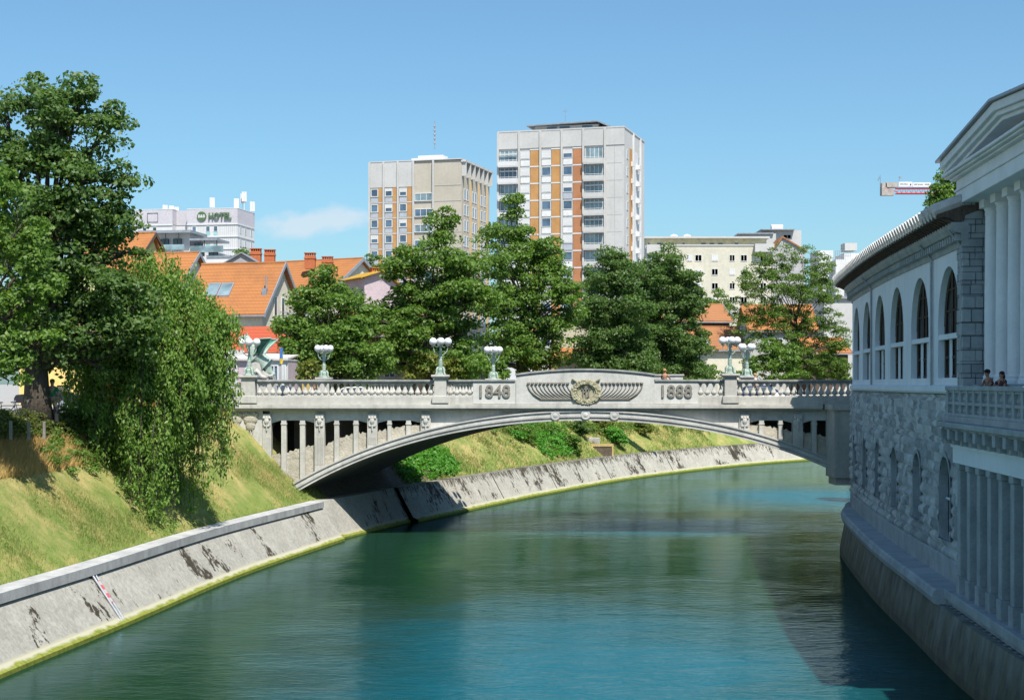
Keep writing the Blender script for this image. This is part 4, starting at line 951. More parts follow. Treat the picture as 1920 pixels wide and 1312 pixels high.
for k in range(6): pil.box(bay*k-.16, bay*k+.16, -.30, .2, 9, ZT-.1)
pil.build('pilaster_strips', M['pale_conc'], t2)
for bi in (1, 2, 3):
    s_ = MB(F); mt = M['brown_panel'] if bi == 3 else M['orange_panel']; s_.box(bay*bi+1.98, bay*(bi+1)-.16, -.02, .2, 9, zf[0]); s_.build('orange_strip', mt, t2)
    for z_ in zf: g = MB(F); g.box(bay*bi+1.9, bay*(bi+1)-.16, -.06, .2, z_-.22, z_); g.build('floor_band', M['white_conc'], t2)
for i, z_ in enumerate(zf[:12]):
    z1 = z_-.2; z0 = z_-FH
    for bi in (1, 2, 3):
        bl_ = rr.choice([0,0,.5,.95,.95] if bi < 3 else [0,0,0,.5,.95]); windowpart(F, bay*bi+.2, bay*bi+1.86, z0+1.15, z1-.05, t2, M['white'], M['glass'], mull=0, blind=bl_)
        q = MB(F); q.box(bay*bi+.22, bay*bi+1.86, -.03, .2, z0+.05, z0+1.1); q.build('spandrel', M['white'] if bi < 3 or rr.random() < .6 else M['spandrel_grey'], t2)
    for bi, x0, x1 in ((0, .2, bay-.2), (4, bay*4+.2, bay*5-.2)):
        rc = MB(F); rc.quad((x0,.14,z0+.1),(x1,.14,z0+.1),(x1,.14,z1),(x0,.14,z1)); r_ = rc.build('balcony', M['plaster_grey'], t2)
        q = MB(F); q.box(x0-.05, x1+.05, -.95, .14, z0-.12, z0+.06); q.box(x0-.05, x1+.05, -.97, -.85, z0+.06, z0+.85); q.box(x0-.05, x0+.05, -.9, .1, z0+.06, z0+.85); q.box(x1-.05, x1+.05, -.9, .1, z0+.06, z0+.85); q.build('balcony_front', M['pale_conc'] if bi else M['white_conc'], r_)
        q = MB(F); q.box(x0+.1, x1-.1, .05, .12, z0+.9, z1-.1); q.build('glazing', rr.choice([M['glass'], M['glass_light'], M['glass_light']]), r_)
        q = MB(F)
        for f in (.02, .27, .5, .73, .96): q.box(x0+.1+(x1-x0-.2)*f-.05, x0+.1+(x1-x0-.2)*f+.05, -.02, .1, z0+.1, z1-.05)
        q.tube([(x0, -.93, z0+1.05), (x1, -.93, z0+1.05)], .035, 4); q.build('glazing_bars', M['white'], r_)
        if rr.random() < .35:
            q = MB(F); q.box(x0+.1, x1-.1, -.9+.5, -.2, z1-.7, z1-.5); q.build('awning', M['blind'], r_)
for i, z_ in enumerate(zf[:12]):
    z0 = z_-FH
    for (y0, y1) in ((2.2,3.4), (11.6,12.8)):
        sidewindow(F, W, y0, y1, z0+1.0, z0+2.5, t2, M['white'], M['glass'])
    q = MB(F); q.box(W-.1, W+.5, 5.6, 6.4, z0+.1, z0+.9); q.build('side_balcony', M['white'], t2); q = MB(F); q.box(W-.1, W+.75, 9.5, 10.9, z0, z0+.8); q.build('side_balcony', M['white'], t2)
q = MB(F); q.box(W-.05, W+.04, 4.4, 6.6, 9, ZT-3); q.build('side_strip', M['orange_panel'], t2)
q = MB(F); q.box(W-.05, W+.06, 7.6, 11.4, 9, ZT-3); q.box(W-.05, W+.25, 7.2, 7.6, 9, ZT); q.box(W-.05,W+.25,13.4,13.8,9,ZT); q.build('side_panel', M['white_conc'], t2)
# --- left tower
F = frame(693, 304, 16); W, L, ZT = 18.3, 18.1, 51.0; zf = [46.0-FH*k for k in range(13)]
t1 = thing('apartment_tower', 'shorter tan apartment tower with three orange strips and a blank concrete corner', 'building', (PX(693,304),304,0))
b_ = MB(F); b_.box(.15, W, .15, L, 7, ZT-.1); b_.build('wall', M['tan_conc'], t1)
b_ = MB(F); b_.box(-.05, 8.8, -.05, .3, zf[0]+.2, ZT); b_.box(-.1, W+.1, -.12, L+.1, ZT, ZT+.18); b_.build('parapet', M['pale_conc'], t1)
pil = MB(F)
for x_ in (0, 2.87, 5.75, 8.83, 12.8): pil.box(x_-.16, x_+.16, -.28, .2, 9, ZT)
pil.build('pilaster_strips', M['pale_conc'], t1)
jn = MB(F)
for z_ in zf[::1]: jn.box(13.0, W-.05, .10, .16, z_+.2, z_+.27)
jn.build('panel_joints', M['plaster_grey'], t1)
for bi, xa in enumerate((.16, 3.03, 5.91)):
    s_ = MB(F); s_.box(xa+1.65, xa+2.6, -.0, .2, 9, zf[0]+.2); s_.build('orange_strip', M['orange_panel'], t1)
    for z_ in zf[:12]:
        windowpart(F, xa+.1, xa+1.6, z_-1.55, z_, t1, M['white'], M['glass'], mull=0, fw=.14, blind=rr.choice([0,0,.3,.5]))
        q = MB(F); q.box(xa+.1, xa+1.6, .0, .2, z_-2.55, z_-1.68); q.build('spandrel', M['spandrel_grey'], t1)
        q = MB(F); q.box(xa+.0, xa+2.65, -.05, .2, z_-2.8, z_-2.6); q.build('floor_band', M['pale_conc'], t1)
for k, z_ in enumerate(zf[:12]):
    windowpart(F, 9.05, 12.6, z_-2.6, z_-1.1, t1, M['white'], M['glass'] if k % 2 else M['glass_light'], mull=2, fw=.12)
    for j, (y0, y1) in enumerate(((1.5,2.7),(3.2,4.4),(6.6,7.8),(8.3,9.5),(12.2,13.4),(14.4,15.6))):
        sidewindow(F, W, y0, y1, z_-2.4, z_-.3, t1, M['white'], M['glass'], fw=.16)
q = MB(F)
for y0 in (5.2, 10.6, 16.2): q.box(W-.05, W+.05, y0, y0+.9, 9, ZT-3.5)
q.build('side_strips', pm('pale_orange', (.68,.47,.22), (.6,.4,.2)), t1)
q = MB(F)
for k in range(7): q.box(W-.05, W+.9, .3+2.8*k, .5+2.8*k, 9 if False else ZT-3.1, ZT-.1)
q.box(W-.05, W+.9, 0, L, ZT-.5, ZT-.1); q.build('roof_louvres', M['pale_conc'], t1)
q = MB(F); q.box(7.0, 13.8, 4, 9, ZT+.1, ZT+1.1); q.box(8.0, 13.0, 5, 8, ZT+1.1, ZT+1.7); q.box(8, 12.5, -.4, 1.5, ZT-2.5, ZT+.1) if False else None; q.build('penthouse', M['white'], t1)
q = MB(F)
for z_ in range(5): q.ball((11,6,ZT+4.2+z_*.8), .28, 8, 5, (1,1,.7))
q.tube([(11,6,ZT+3),(11,6,ZT+8.4)], .1, 5); q.build('antenna', M['metal_grey'], t1)
# --- cream block right
F = frame(1209.5, 335, 0); S9 = 335/3000
def bx(mb, px0, px1, y0, y1, py0, py1, Y=335): mb.box((px0-1209.5)*Y/3000, (px1-1209.5)*Y/3000, y0, y1, PZ(py1, Y), PZ(py0, Y))
cb = thing('apartment_block', 'long cream block of flats with recessed top floor, right of the tallest tower', 'building', (PX(1209.5,335),335,0))
q = MB(F); bx(q, 1240, 1446, 0, 14, 460, 760); q.build('wall', M['cream_conc'], cb)
q = MB(F); bx(q, 1209, 1240, -1.2, 10, 461, 760); q.build('side_wing', M['white_conc'], cb)
q = MB(F); bx(q, 1213, 1440, 2, 13, 446, 461); q.build('penthouse', pm('pale_yellow_wall', (.72,.68,.48)), cb)
q = MB(F); bx(q, 1207, 1444, .4, 14, 443, 446.2); bx(q, 1262, 1447, -.15, .2, 458.5, 461); q.build('roof_slab', M['pale_conc'], cb)
q = MB(F); bx(q, 1414, 1450, -1.4, 2, 458, 473); bx(q, 1211, 1236, -1.9, -1.2, 460, 476); q.build('balcony', M['pale_conc'], cb)
for row, y0 in enumerate((477.5, 503.5, 530, 556, 582)):
    for j, (a, c) in enumerate(((1288,1298),(1303,1316),(1334,1346.5),(1367.5,1378),(1388.5,1401),(1425,1437))):
        windowpart(F, (a-1209.5)*S9, (c-1209.5)*S9, PZ(y0+12.5, 335), PZ(y0, 335), cb, M['white'], M['glass'], y=-.02, mull=1, fw=.1, blind=rr.choice([0,0,.6,.95]))
    windowpart(F, (1214-1209.5)*S9, (1232-1209.5)*S9, PZ(y0+14, 335), PZ(y0, 335), cb, M['white'], M['glass_light'], y=-1.25, mull=2)
for a, c in ((1216,1220),(1233,1245),(1281,1286),(1316,1326),(1332,1342),(1348,1358),(1380,1387)):
    windowpart(F, (a-1209.5)*S9, (c-1209.5)*S9, PZ(458,335), PZ(453.5,335), cb, M['white'], M['glass_dark'], y=1.95, mull=0, fw=.05)
q = MB(F); 
for px in (1268, 1293): q.lathe([(.6,PZ(443,335)),(.9,PZ(443,335)+.4),(.7,PZ(443,335)+.7),(.1,PZ(443,335)+.9)], ((px-1209.5)*S9,5,0), 8)
q.build('roof_vent', M['white'], cb)
F = frame(1395, 365, 0)
def bx2(mb, px0, px1, y0, y1, py0, py1, Y=365, P0=1395): mb.box((px0-P0)*Y/3000, (px1-P0)*Y/3000, y0, y1, PZ(py1, Y), PZ(py0, Y))
ub = thing('apartment_block', 'pale stepped block with a roof tank rising behind the long cream block', 'building', (PX(1395,365),365,0))
q = MB(F); bx2(q, 1395, 1455, 0, 14, 438, 760); bx2(q, 1428, 1504, 1, 14, 431, 760); q.build('wall', M['plaster_grey'] if False else M['pale_conc'], ub)
q = MB(F); bx2(q, 1384, 1450, -.6, 10, 437, 439); bx2(q, 1427, 1490, -.3, 12, 429.5, 431.2); q.build('roof_edge', M['metal_grey'], ub)
q = MB(F); x_ = (1450-1395)*365/3000; q.tube([(x_,3,PZ(426,365)),(x_+2.6,3,PZ(426,365))], .9, 10); q.build('roof_tank', M['white'], ub)
windowpart(F, (1470-1395)*365/3000, (1485-1395)*365/3000, PZ(447,365), PZ(439,365), ub, M['white'], M['glass'], y=.98)
gb = thing('terrace_house', 'grey gabled terrace house in front of the stepped block', 'house', (PX(1450,345),345,0)); F = frame(1447, 345, 0)
q = MB(F); s = .115; zz0 = PZ(760,345); q.prism([(0,zz0),(62*s,zz0),(62*s,PZ(470,345)),(20*s,PZ(444,345)),(0,PZ(470,345))], 'y', 0, 9); q.build('wall', M['plaster_grey'], gb)
q = MB(F); q.prism([(20*s,PZ(443,345)),(66*s,PZ(470,345)),(66*s,PZ(473,345)),(20*s,PZ(446,345))], 'y', -.4, 9.2); q.prism([(20*s,PZ(443,345)),(-3*s,PZ(474,345)),(-3*s,PZ(477,345)),(20*s,PZ(446,345))], 'y', -.4, 9.2); q.build('roof', M['tile_old'], gb)
F = frame(1545, 318, 0)
wb = thing('office_block', 'white flat roofed block with roof plant cabin, left of the curved market roof', 'building', (PX(1545,318),318,0))
q = MB(F)
for a, c, y0, y1, p0, p1 in ((1540,1568,3,12,467,760),(1567,1600,0,10,486,760),(1585,1645,1,10,474,760),(1590,1680,-2,9,491,760)): q.box((a-1545)*.106, (c-1545)*.106, y0, y1, PZ(p1,318), PZ(p0,318))
q.build('wall', M['white_conc'], wb)
q = MB(F); q.box((1588-1545)*.106, (1611-1545)*.106, 2, 6, PZ(468,318), PZ(454,318)); q.build('plant_cabin', M['pale_conc'], wb)
q = MB(F)
for a in range(1566, 1598, 4): q.tube([((a-1545)*.106,-.1,PZ(486,318)),((a-1545)*.106,-.1,PZ(470,318))], .035, 4)
for p in (470, 475, 480): q.tube([((1566-1545)*.106,-.1,PZ(p,318)),((1596-1545)*.106,-.1,PZ(p,318))], .035, 4)
q.build('roof_railing', M['metal_grey'], wb)
# --- hotel
F = frame(351.5, 378, 10); ht = thing('hotel_building', 'white hotel with lilac top storey, roof antennas and a green hotel sign', 'building', (PX(351.5,378),378,0))
SC = 378/3000; HW = 12.35; ztop = PZ(391, 376)
q = MB(F); q.box(0, HW, 0, 12, 7, ztop-3.6); q.box(-3.6, .05, 2.2, 12, 7, ztop-3.6); q.box(-13.5, -3.6, -.4, 12, 7, ztop-3.6); q.build('wall', M['white_conc'], ht)
q = MB(F); q.box(-.05, HW+.05, -.06, 12.05, ztop-3.55, ztop); q.box(-3.6, -.02, 2.1, 12, ztop-3.55, ztop); q.box(-13.55, -3.55, -.5, 12, ztop-3.55, ztop); q.build('top_storey', M['lilac'], ht)
q = MB(F); 
for k in range(6):
    z_ = ztop-3.6-2.9*k; q.box(-.15, HW+.15, -.2, 12.2, z_-.15, z_+.1); q.box(-13.7, -3.5, -.6, -.4, z_-.15, z_+.1)
q.box(-.1, HW+.1, -.1, 12.1, ztop, ztop+.15); q.box(-13.6, -3.5, -.55, 12, ztop, ztop+.15); q.build('floor_bands', M['white'], ht)
for k in range(5):
    z_ = ztop-3.6-2.9*k
    for x0 in (1.2, 4.6, 6.5):
        windowpart(F, x0, x0+1.0, z_-1.75, z_-.45, ht, M['white'], M['glass'], mull=0); q = MB(F); q.box(x0, x0+1.0, -.05, .05, z_-2.6, z_-1.8); q.build('aqua_spandrel', M['teal_panel'], ht)
    for y0 in (1.8, 5.2, 9.2): sidewindow(F, HW, y0, y0+.9, z_-2.1, z_-.5, ht, M['white'], M['glass'])
    for x0 in (-11, -8.5): windowpart(F, x0, x0+1.0, z_-2.1, z_-.5, ht, M['white'], M['glass_dark'], y=-.44, mull=0)
q = MB(F)
for k in range(26): 
    x_ = .3+k*.47
    if not (1 < x_ < 2.4 or 4.4 < x_ < 7.7): q.box(x_, x_+.05, -.04, .02, ztop-15, ztop-3.7)
q.build('cladding_joints', M['plaster_grey'], ht)
q = MB(F); q.tube([(-9.8,-.55,ztop-2.9),(-9.8,-.55,ztop-.8),(-7.2,-.55,ztop-.8),(-7.2,-.55,ztop-2.9),(-9.8,-.55,ztop-2.9)], .08, 4); q.build('sign_frame', M['metal_dark'], ht)
dsc = MB(F); vs = [(3.6+1.15*math.cos(a), -.28, ztop-1.75+1.15*math.sin(a)) for a in np.linspace(0, 2*math.pi, 24, endpoint=False)]+[(3.6+1.15*math.cos(a), -.10, ztop-1.75+1.15*math.sin(a)) for a in np.linspace(0, 2*math.pi, 24, endpoint=False)]
dsc.add(vs, [tuple(range(24))]+[(i, (i+1) % 24, 24+(i+1) % 24, 24+i) for i in range(24)]); sg = dsc.build('sign_disc', M['green_sign'], ht)
textpart('sign_letters', 'B&B', 1.0, .03, F @ Matrix.Translation((3.6,-.33,ztop-1.75)) @ FRONT, M['white'], sg, .02)
textpart('sign_letters', 'HOTEL', 2.1, .12, F @ Matrix.Translation((8.15,-.35,ztop-1.8)) @ FRONT, M['green_sign'], ht, .05, .86)
def panel_antenna(mb, x_, y_, h, w=.55):
    mb.tube([(x_,y_,ztop),(x_,y_,ztop+h)], .07, 5)
    for a in (0, 2.1, 4.2): mb.box(x_+.35*math.cos(a)-w/2, x_+.35*math.cos(a)+w/2, y_+.35*math.sin(a)-.12, y_+.35*math.sin(a)+.12, ztop+h-2.3 if h > 2.6 else ztop+.3, ztop+h)
for x_, y_, h in ((-7.2,4,1.6),(-5.6,4,1.4),(-4.8,5,1.2),(5.0,3,3.0),(10.3,5,2.9),(11.2,7,4.3),(11.9,6,4.6),(13.0-.8,11,2.8)):
    q = MB(F); panel_antenna(q, x_, y_, h); q.build('roof_antenna', M['white'], ht)
# --- terraced flats in front of the hotel
F = frame(262, 300, 8); tf = thing('terraced_flats', 'grey and white flats with glass railed roof terraces in front of the hotel', 'building', (PX(262,300),300,0))
z = lambda p: PZ(p, 300)
q = MB(F); q.box(0, 13.2, 2, 12, 7, z(470)); q.box(13, 17.5, 0, 10, 7, z(484)); q.box(2, 8.6, 3.4, 11, z(470), z(436)); q.build('wall', M['plaster_grey'] if False else M['white_conc'], tf)
q = MB(F); q.box(-1, 9.4, 1.4, 11, z(436), z(431)); q.box(9.2, 14.5, 1.4, 9, z(451), z(447)); q.box(13,17.6,-.2,9.8,z(484),z(480.5)); q.build('terrace_roof', M['metal_grey'], tf)
q = MB(F)
for x_ in (-.8, 1.8, 4.4, 7.0, 9.3, 12, 14.4): q.box(x_, x_+.12, 1.5, 1.62, z(468), z(434 if x_ < 9.3 else 450))
q.build('terrace_posts', M['metal_dark'], tf)
q = MB(F); q.box(-1, 8.2, 1.3, 1.4, z(468), z(458)); q.box(10, 16.4, -.6, -.5, z(475), z(463)); q.build('glass_railing', M['glass_light'], tf)
for x_ in (0.6, 3, 5.5, 10): windowpart(F, x_, x_+1.6, z(466), z(446) if x_ < 9 else z(455), tf, M['metal_dark'], M['glass_dark'], y=2.96 if x_ < 9 else 1.96)
for x_ in (10.8, 13.4): windowpart(F, x_, x_+1.8, z(482), z(470), tf, M['metal_dark'], M['glass_dark'], y=-.04)
for k in range(9): q = MB(F)
# --- gabled houses
def gable_house(name, label, px, Y, py_e, py_r, w, Ln, th, wall, roof, cat='house', over=.45, base=7.0, trim='zinc', hip=False):
    """corner = near right eave corner; the ridge runs to the left, the gable end shows on the right"""
    F = frame(px, Y, th); ze, zr = PZ(py_e, Y), PZ(py_r, Y+w*.5); t = thing(name, label, cat, (PX(px,Y),Y,0))
    q = MB(F); q.prism([(0,base),(w,base),(w,ze),(w/2,zr-.1),(0,ze)], 'x', -Ln, 0) if not hip else q.box(-Ln, 0, 0, w, base, ze); q.build('wall', wall, t)
    sl_ = (zr-ze)/(w/2); o = over; r = MB(F); th_ = .18
    if hip:
        r.add([(-Ln-o,-o,ze),(o,-o,ze),(o,w+o,ze),(-Ln-o,w+o,ze),(-Ln+w*.35,w/2,zr),(-w*.35,w/2,zr)], [(0,1,5,4),(1,2,5),(2,3,4,5),(3,0,4),(0,3,2,1)])
    else:
        for sgn in (0, 1):
            a = (-o, ze-o*sl_) if not sgn else (w+o, ze-o*sl_); r.prism([a, (w/2, zr), (w/2, zr+th_*1.3), (a[0], a[1]+th_*1.3)], 'x', -Ln-o, o)
    ro = r.build('roof', roof, t)
    if not hip:
        q = MB(F)
        for sgn in (0, 1):
            a = (-o-.05, ze-o*sl_) if not sgn else (w+o+.05, ze-o*sl_); q.prism([(a[0],a[1]-.12),(w/2,zr-.12),(w/2,zr+.30),(a[0],a[1]+.30)], 'x', o, o+.09)
        q.box(-Ln-o, o, w/2-.12, w/2+.12, zr+.16, zr+.32) if False else None
        q.tube([(-Ln-o,-o-.05,ze-o*sl_),(o,-o-.05,ze-o*sl_)], .09, 6); q.build('verge_trim', M[trim], t)
        q = MB(F); q.tube([(-Ln-o,w/2,zr+.22),(o,w/2,zr+.22)], .13, 7); q.build('ridge_tiles', roof, ro)
    return t, F, ze, zr, ro
def chimney(F, x, y, z0, z1, parent, w=.5, d=.4):
    q = MB(F); q.box(x-w, x+w, y-d, y+d, z0, z1-.35); c = q.build('chimney', M['brick_chimney'], parent)
    q = MB(F)
    for k in range(5): q.box(x-w+.02+k*(2*w-.16)/4, x-w+.14+k*(2*w-.16)/4, y-d+.02, y+d-.02, z1-.35, z1-.1)
    q.box(x-w-.06, x+w+.06, y-d-.06, y+d+.06, z1-.1, z1); q.box(x-w-.07, x+w+.07, y-d-.07, y+d+.07, z1-.75, z1-.6); q.build('chimney_cap', M['brick_chimney'], parent)
t, F, ze, zr, ro = gable_house('gabled_house', 'cream house with a big orange roof that carries a double skylight', 492, 150, 583, 497, 8.6, 8.0, 16, M['plaster_cream'], M['tile_orange'])
sl_ = (zr-ze)/4.3
q = MB(F)
for x0 in (-6.6, -5.25):
    q.prism([(1.15,ze+1.15*sl_+.15),(2.35,ze+2.35*sl_+.15),(2.30,ze+2.35*sl_+.36),(1.10,ze+1.15*sl_+.36)], 'x', x0, x0+1.25)
sk = q.build('skylight', M['zinc'], ro)
q = MB(F)
for x0 in (-6.5, -5.15): q.prism([(1.23,ze+1.25*sl_+.34),(2.2,ze+2.25*sl_+.36),(2.18,ze+2.25*sl_+.40),(1.21,ze+1.25*sl_+.38)], 'x', x0, x0+1.05)
q.build('skylight_pane', M['glass_light'], sk)
q = MB(F); q.box(-.62,-.18,1.2,1.7,ze+1.0,ze+2.2); q.tube([(-.35,1.6,ze+1.8),(-.35,1.6,ze+3.4)], .08, 6); q.tube([(-.35,1.6,ze+2.0),(-.8,1.5,ze+1.7)], .09, 6); q.build('flue', M['metal_grey'], ro)
for y_ in (2.5, 4.2): sidewindow(F, 0, y_, y_+.8, ze-.6, ze+1.5, t, M['white'], M['glass_dark'])
q = MB(F); q.box(0, .9, 2.0, 5.8, ze-1.0, ze-.9); q.build('balcony', M['metal_grey'], t); q = MB(F)
for k in range(9): q.tube([(.9,2.0+k*.46,ze-.9),(.9,2.0+k*.46,ze)], .025, 4)
q.tube([(.9,2,ze),(.9,5.8,ze)], .03, 4); q.build('balcony_railing', M['metal_grey'], t)
q = MB(F); q.box(0,.4,4.6,5.6,ze-2.1,ze-1.3); q.build('air_conditioner', M['white'], t)
t, F, ze, zr, ro = gable_house('gabled_house', 'cream house with an orange roof and white gable, second from left behind the weeping tree', 340, 160, 524, 478, 6.2, 9, 16, M['plaster_cream'], M['tile_orange'], base=7)
q = MB(F); q.prism([(3.1,zr-.4),(9.0,zr-.4-5.8),(9.0,7),(3.1,7)], 'x', -9, -.05); q.build('lean_to_wall', M['plaster_cream'], t)
q = MB(F); q.prism([(3.1,zr+.1),(9.6,zr-6.3),(9.6,zr-6.5),(3.1,zr-.15)], 'x', -9.4, .4); q.build('lean_to_roof', M['tile_orange'], ro)
sidewindow(F, 0, 2.4, 3.4, ze-1.4, ze-.2, t, M['white'], M['glass_dark'])
q = MB(F); q.tube([(1.5,5.6,ze-4),(1.5,5.6,ze+1.2)], .32, 8); q.lathe([(.45,0),(.45,.25),(.2,.5)], (1.5,5.6,ze+1.2), 8); q.tube([(.4,6.4,ze-3),(.9,6.0,ze-1.5),(1.5,5.6,ze-.9)], .22, 6); q.build('steel_flue', M['metal_grey'], t)
t, F, ze, zr, ro = gable_house('gabled_house', 'yellow green gabled house with an orange roof, farthest left beside the big tree', 262, 168, 478, 441, 5.2, 8, 16, pm('green_yellow_plaster', (.62,.60,.28), (.52,.50,.24)), M['tile_orange'], trim='timber_dark')
q = MB(F); q.prism([(2.6,zr-.4),(8.5,zr-7.6),(8.5,7),(2.6,7)], 'x', -8, -.05); q.build('lean_to_wall', M['plaster_yellow'], t)
q = MB(F); q.prism([(2.6,zr+.1),(9.0,zr-8.0),(9.0,zr-8.2),(2.6,zr-.15)], 'x', -8.4, .4); q.build('lean_to_roof', M['tile_orange'], ro)
# long roof with four chimneys
t, F, ze, zr, ro = gable_house('long_house', 'long house with a low orange roof and four brick chimneys behind the row', 605, 186, 558, 489, 15, 24, 30, M['plaster_cream'], M['tile_orange'], over=.5)
for px, p0, p1 in ((480,492,466), (506,494,468), (581.5,494,474), (614,500,481)):
    Yc = 196 if px < 550 else 192; 
    q = MB(); x_ = PX(px, Yc); h0, h1 = PZ(p0+10, Yc), PZ(p1, Yc); G = Matrix.Translation((x_, Yc, 0)); chimney(G, 0, 0, h0, h1, ro, .62, .5)
q = MB(F)
for x0 in (-3.2, -1.6): q.prism([(9.0,0),(10.8,0),(10.8,.01),(9,.01)], 'x', x0, x0+.1)
gh = thing('small_gabled_house', 'small grey gable between the orange roofs, left of the brick chimneys', 'house', (PX(425,176),176,0)); G = frame(424, 176, 0)
q = MB(G); q.prism([(0,7),(3.4,7),(3.4,PZ(492,176)),(1.7,PZ(474,176)),(0,PZ(492,176))], 'y', 0, 5); q.build('wall', M['plaster_grey'], gh)
q = MB(G)
for s_ in (-1, 1): q.prism([(1.7,PZ(472.5,176)),(1.7+s_*2.1,PZ(494,176)),(1.7+s_*2.1,PZ(496,176)),(1.7,PZ(474.8,176))], 'y', -.3, 5.2)
q.build('roof', M['zinc'], gh)
# yellow roofed house
gh = thing('yellow_roof_house', 'mauve gabled house with a bright yellow roof beside the left tower', 'house', (PX(705,172),172,0)); G = frame(679, 172, -25); S7 = 172/3000
zg = lambda p: PZ(p, 172)
q = MB(G); q.prism([(0.3,7),(4.2,7),(4.2,zg(534)),(2.2,zg(507)),(.3,zg(521))], 'y', .1, 7); q.build('wall', M['plaster_pink'], gh)
q = MB(G); q.prism([(2.2,zg(505)),(-.3,zg(520)),(-.3,zg(522)),(2.2,zg(507.5))], 'y', -.5, 7.3); q.prism([(2.2,zg(505)),(4.9,zg(538)),(4.9,zg(540)),(2.2,zg(507.5))], 'y', -.5, 7.3); r_ = q.build('roof', M['tile_yellow'], gh)
chimney(G, 2.6, 3, zg(508), zg(497), r_, .5, .4)
# red roofed house by the bridge
t, F, ze, zr, ro = gable_house('red_roof_house', 'yellow house with a bright red hipped roof close to the left end of the bridge', 527, 128, 661, 611, 9, 9.5, 16, M['plaster_yellow'], M['tile_red'], hip=True)
windowpart(F, -3.4, -2.5, 7.6, 9.6, t, M['white'], M['glass_dark'])
an = thing('annex_house', 'low mauve annex with a flat pale roof and arched white windows behind the dragon', 'house', (PX(438,118),118,0)); G = frame(434, 119, 4); zz = lambda p: PZ(p, 119); s1 = 119/3000
q = MB(G); q.box(0, 108*s1, 0, 5, 7, zz(673)); q.build('wall', M['plaster_pink'], an)
q = MB(G); q.prism([(-.3,zz(675)),(5,zz(662)),(5,zz(660)),(-.3,zz(671))], 'x', -.3, 109*s1); q.box(-.3, 109*s1, -.3, 5, zz(676), zz(674)); q.build('roof', pm('pale_membrane', (.60,.58,.54), (.5,.48,.45)), an)
q = MB(G); q.box(34*s1, 108*s1, -.06, .1, 7, zz(676)); q.build('white_front', M['pale_conc'], an)
for a, c, arch in ((430+12,446,0),(464,478,0),(507,524,1),(530,538,0)):
    windowpart(G, (a-434)*s1, (c-434)*s1, zz(722), zz(684), an, M['white'], M['glass'], y=-.1, mull=1)
q = MB(G); q.box((425-434)*s1, (434.5-434)*s1, -.5, 4, 7, zz(655)); q.build('corner_pillar', M['white'], an)
# dark timber house with awning between the trees
t, F, ze, zr, ro = gable_house('timber_house', 'orange roofed house with dark timber upper floor, just right of the round topped tree', 765, 140, 626, 590, 9, 7, 10, M['timber_dark'], M['tile_orange'])
q = MB(F); q.box(-4.6, .2, -.9, .5, 7, PZ(675,140)); q.build('ground_floor', M['plaster_cream'], t)
q = MB(F); q.prism([(-2.0,PZ(668,140)),(.2,PZ(655,140)),(.2,PZ(652,140)),(-2.0,PZ(665,140))], 'x', -3.6, -.4); q.build('awning_roof', M['tile_old'], t)
for x_ in (-3.6, -1.9): windowpart(F, x_, x_+1.0, PZ(708,140), PZ(682,140), t, M['white'], M['glass'], y=-.95)
# gable between the two central tree groups
gh = thing('beige_gable_house', 'beige gabled house glimpsed between the two central groups of trees', 'house', (PX(1085,182),182,0)); G = frame(1045, 182, 0); s1 = 182/3000; zz = lambda p: PZ(p, 182)
q = MB(G); q.prism([(0,7),(100*s1,7),(100*s1,zz(606)),(52*s1,zz(560)),(0,zz(606))], 'y', 0, 9); q.build('wall', pm('beige_plaster', (.50,.46,.34), (.43,.40,.30)), gh)
q = MB(G)
for s_ in (-1, 1): q.prism([(52*s1,zz(556)),(52*s1+s_*56*s1,zz(607)),(52*s1+s_*56*s1,zz(611)),(52*s1,zz(560.5))], 'y', -.5, 9.3)
q.build('roof', M['tile_orange'], gh)
q = MB(G)
for s_ in (-1, 1): q.prism([(52*s1,zz(556)),(52*s1+s_*57*s1,zz(608)),(52*s1+s_*57*s1,zz(612)),(52*s1,zz(560.5))], 'y', -.62, -.51)
q.build('verge_board', M['timber_dark'], gh)
q = MB(G); q.prism([(-2.4,zz(671)),(0,zz(655)),(0,zz(652)),(-2.4,zz(668))], 'x', -.5, 5); q.build('porch_roof', M['tile_orange'], gh)
# houses at right behind the airy tree
t, F, ze, zr, ro = gable_house('old_house', 'old house with worn orange roof over a dark timber wall, right of the dark trees', 1368, 215, 602, 574, 10, 10.5, -8, M['timber_dark'], M['tile_old'])
q = MB(F); q.box(-10.4, .0, -.5, 1, 7, ze-1.8); q.build('lower_wall', M['plaster_cream'], t)
t, F, ze, zr, ro = gable_house('tiled_house', 'low weathered orange roof with a small white gable behind the right pair of lamps', 1392, 204, 654, 616, 9, 6.2, -4, M['plaster_cream'], M['tile_old'])
q = MB(F); q.prism([(-6.0,ze+.1),(-5.1,ze+2.1),(-4.2,ze+.1)], 'y', -1, 1.5); q.build('dormer', M['white'], t)
t, F, ze, zr, ro = gable_house('white_house', 'white walled house with an orange roof seen through the airy tree', 1530, 222, 618, 575, 11, 9.2, 0, M['pale_conc'], M['tile_orange'])
for x_ in (-5.5, -3.4, -1.3): windowpart(F, x_, x_+.9, ze-3.0, ze-1.2, t, M['white'], M['glass_dark'])
t, F, ze, zr, ro = gable_house('low_tiled_house', 'low house with an orange tiled roof at the left edge of the curved market building', 1590, 216, 661, 637, 8, 5.2, -6, M['timber_dark'], M['tile_orange'])
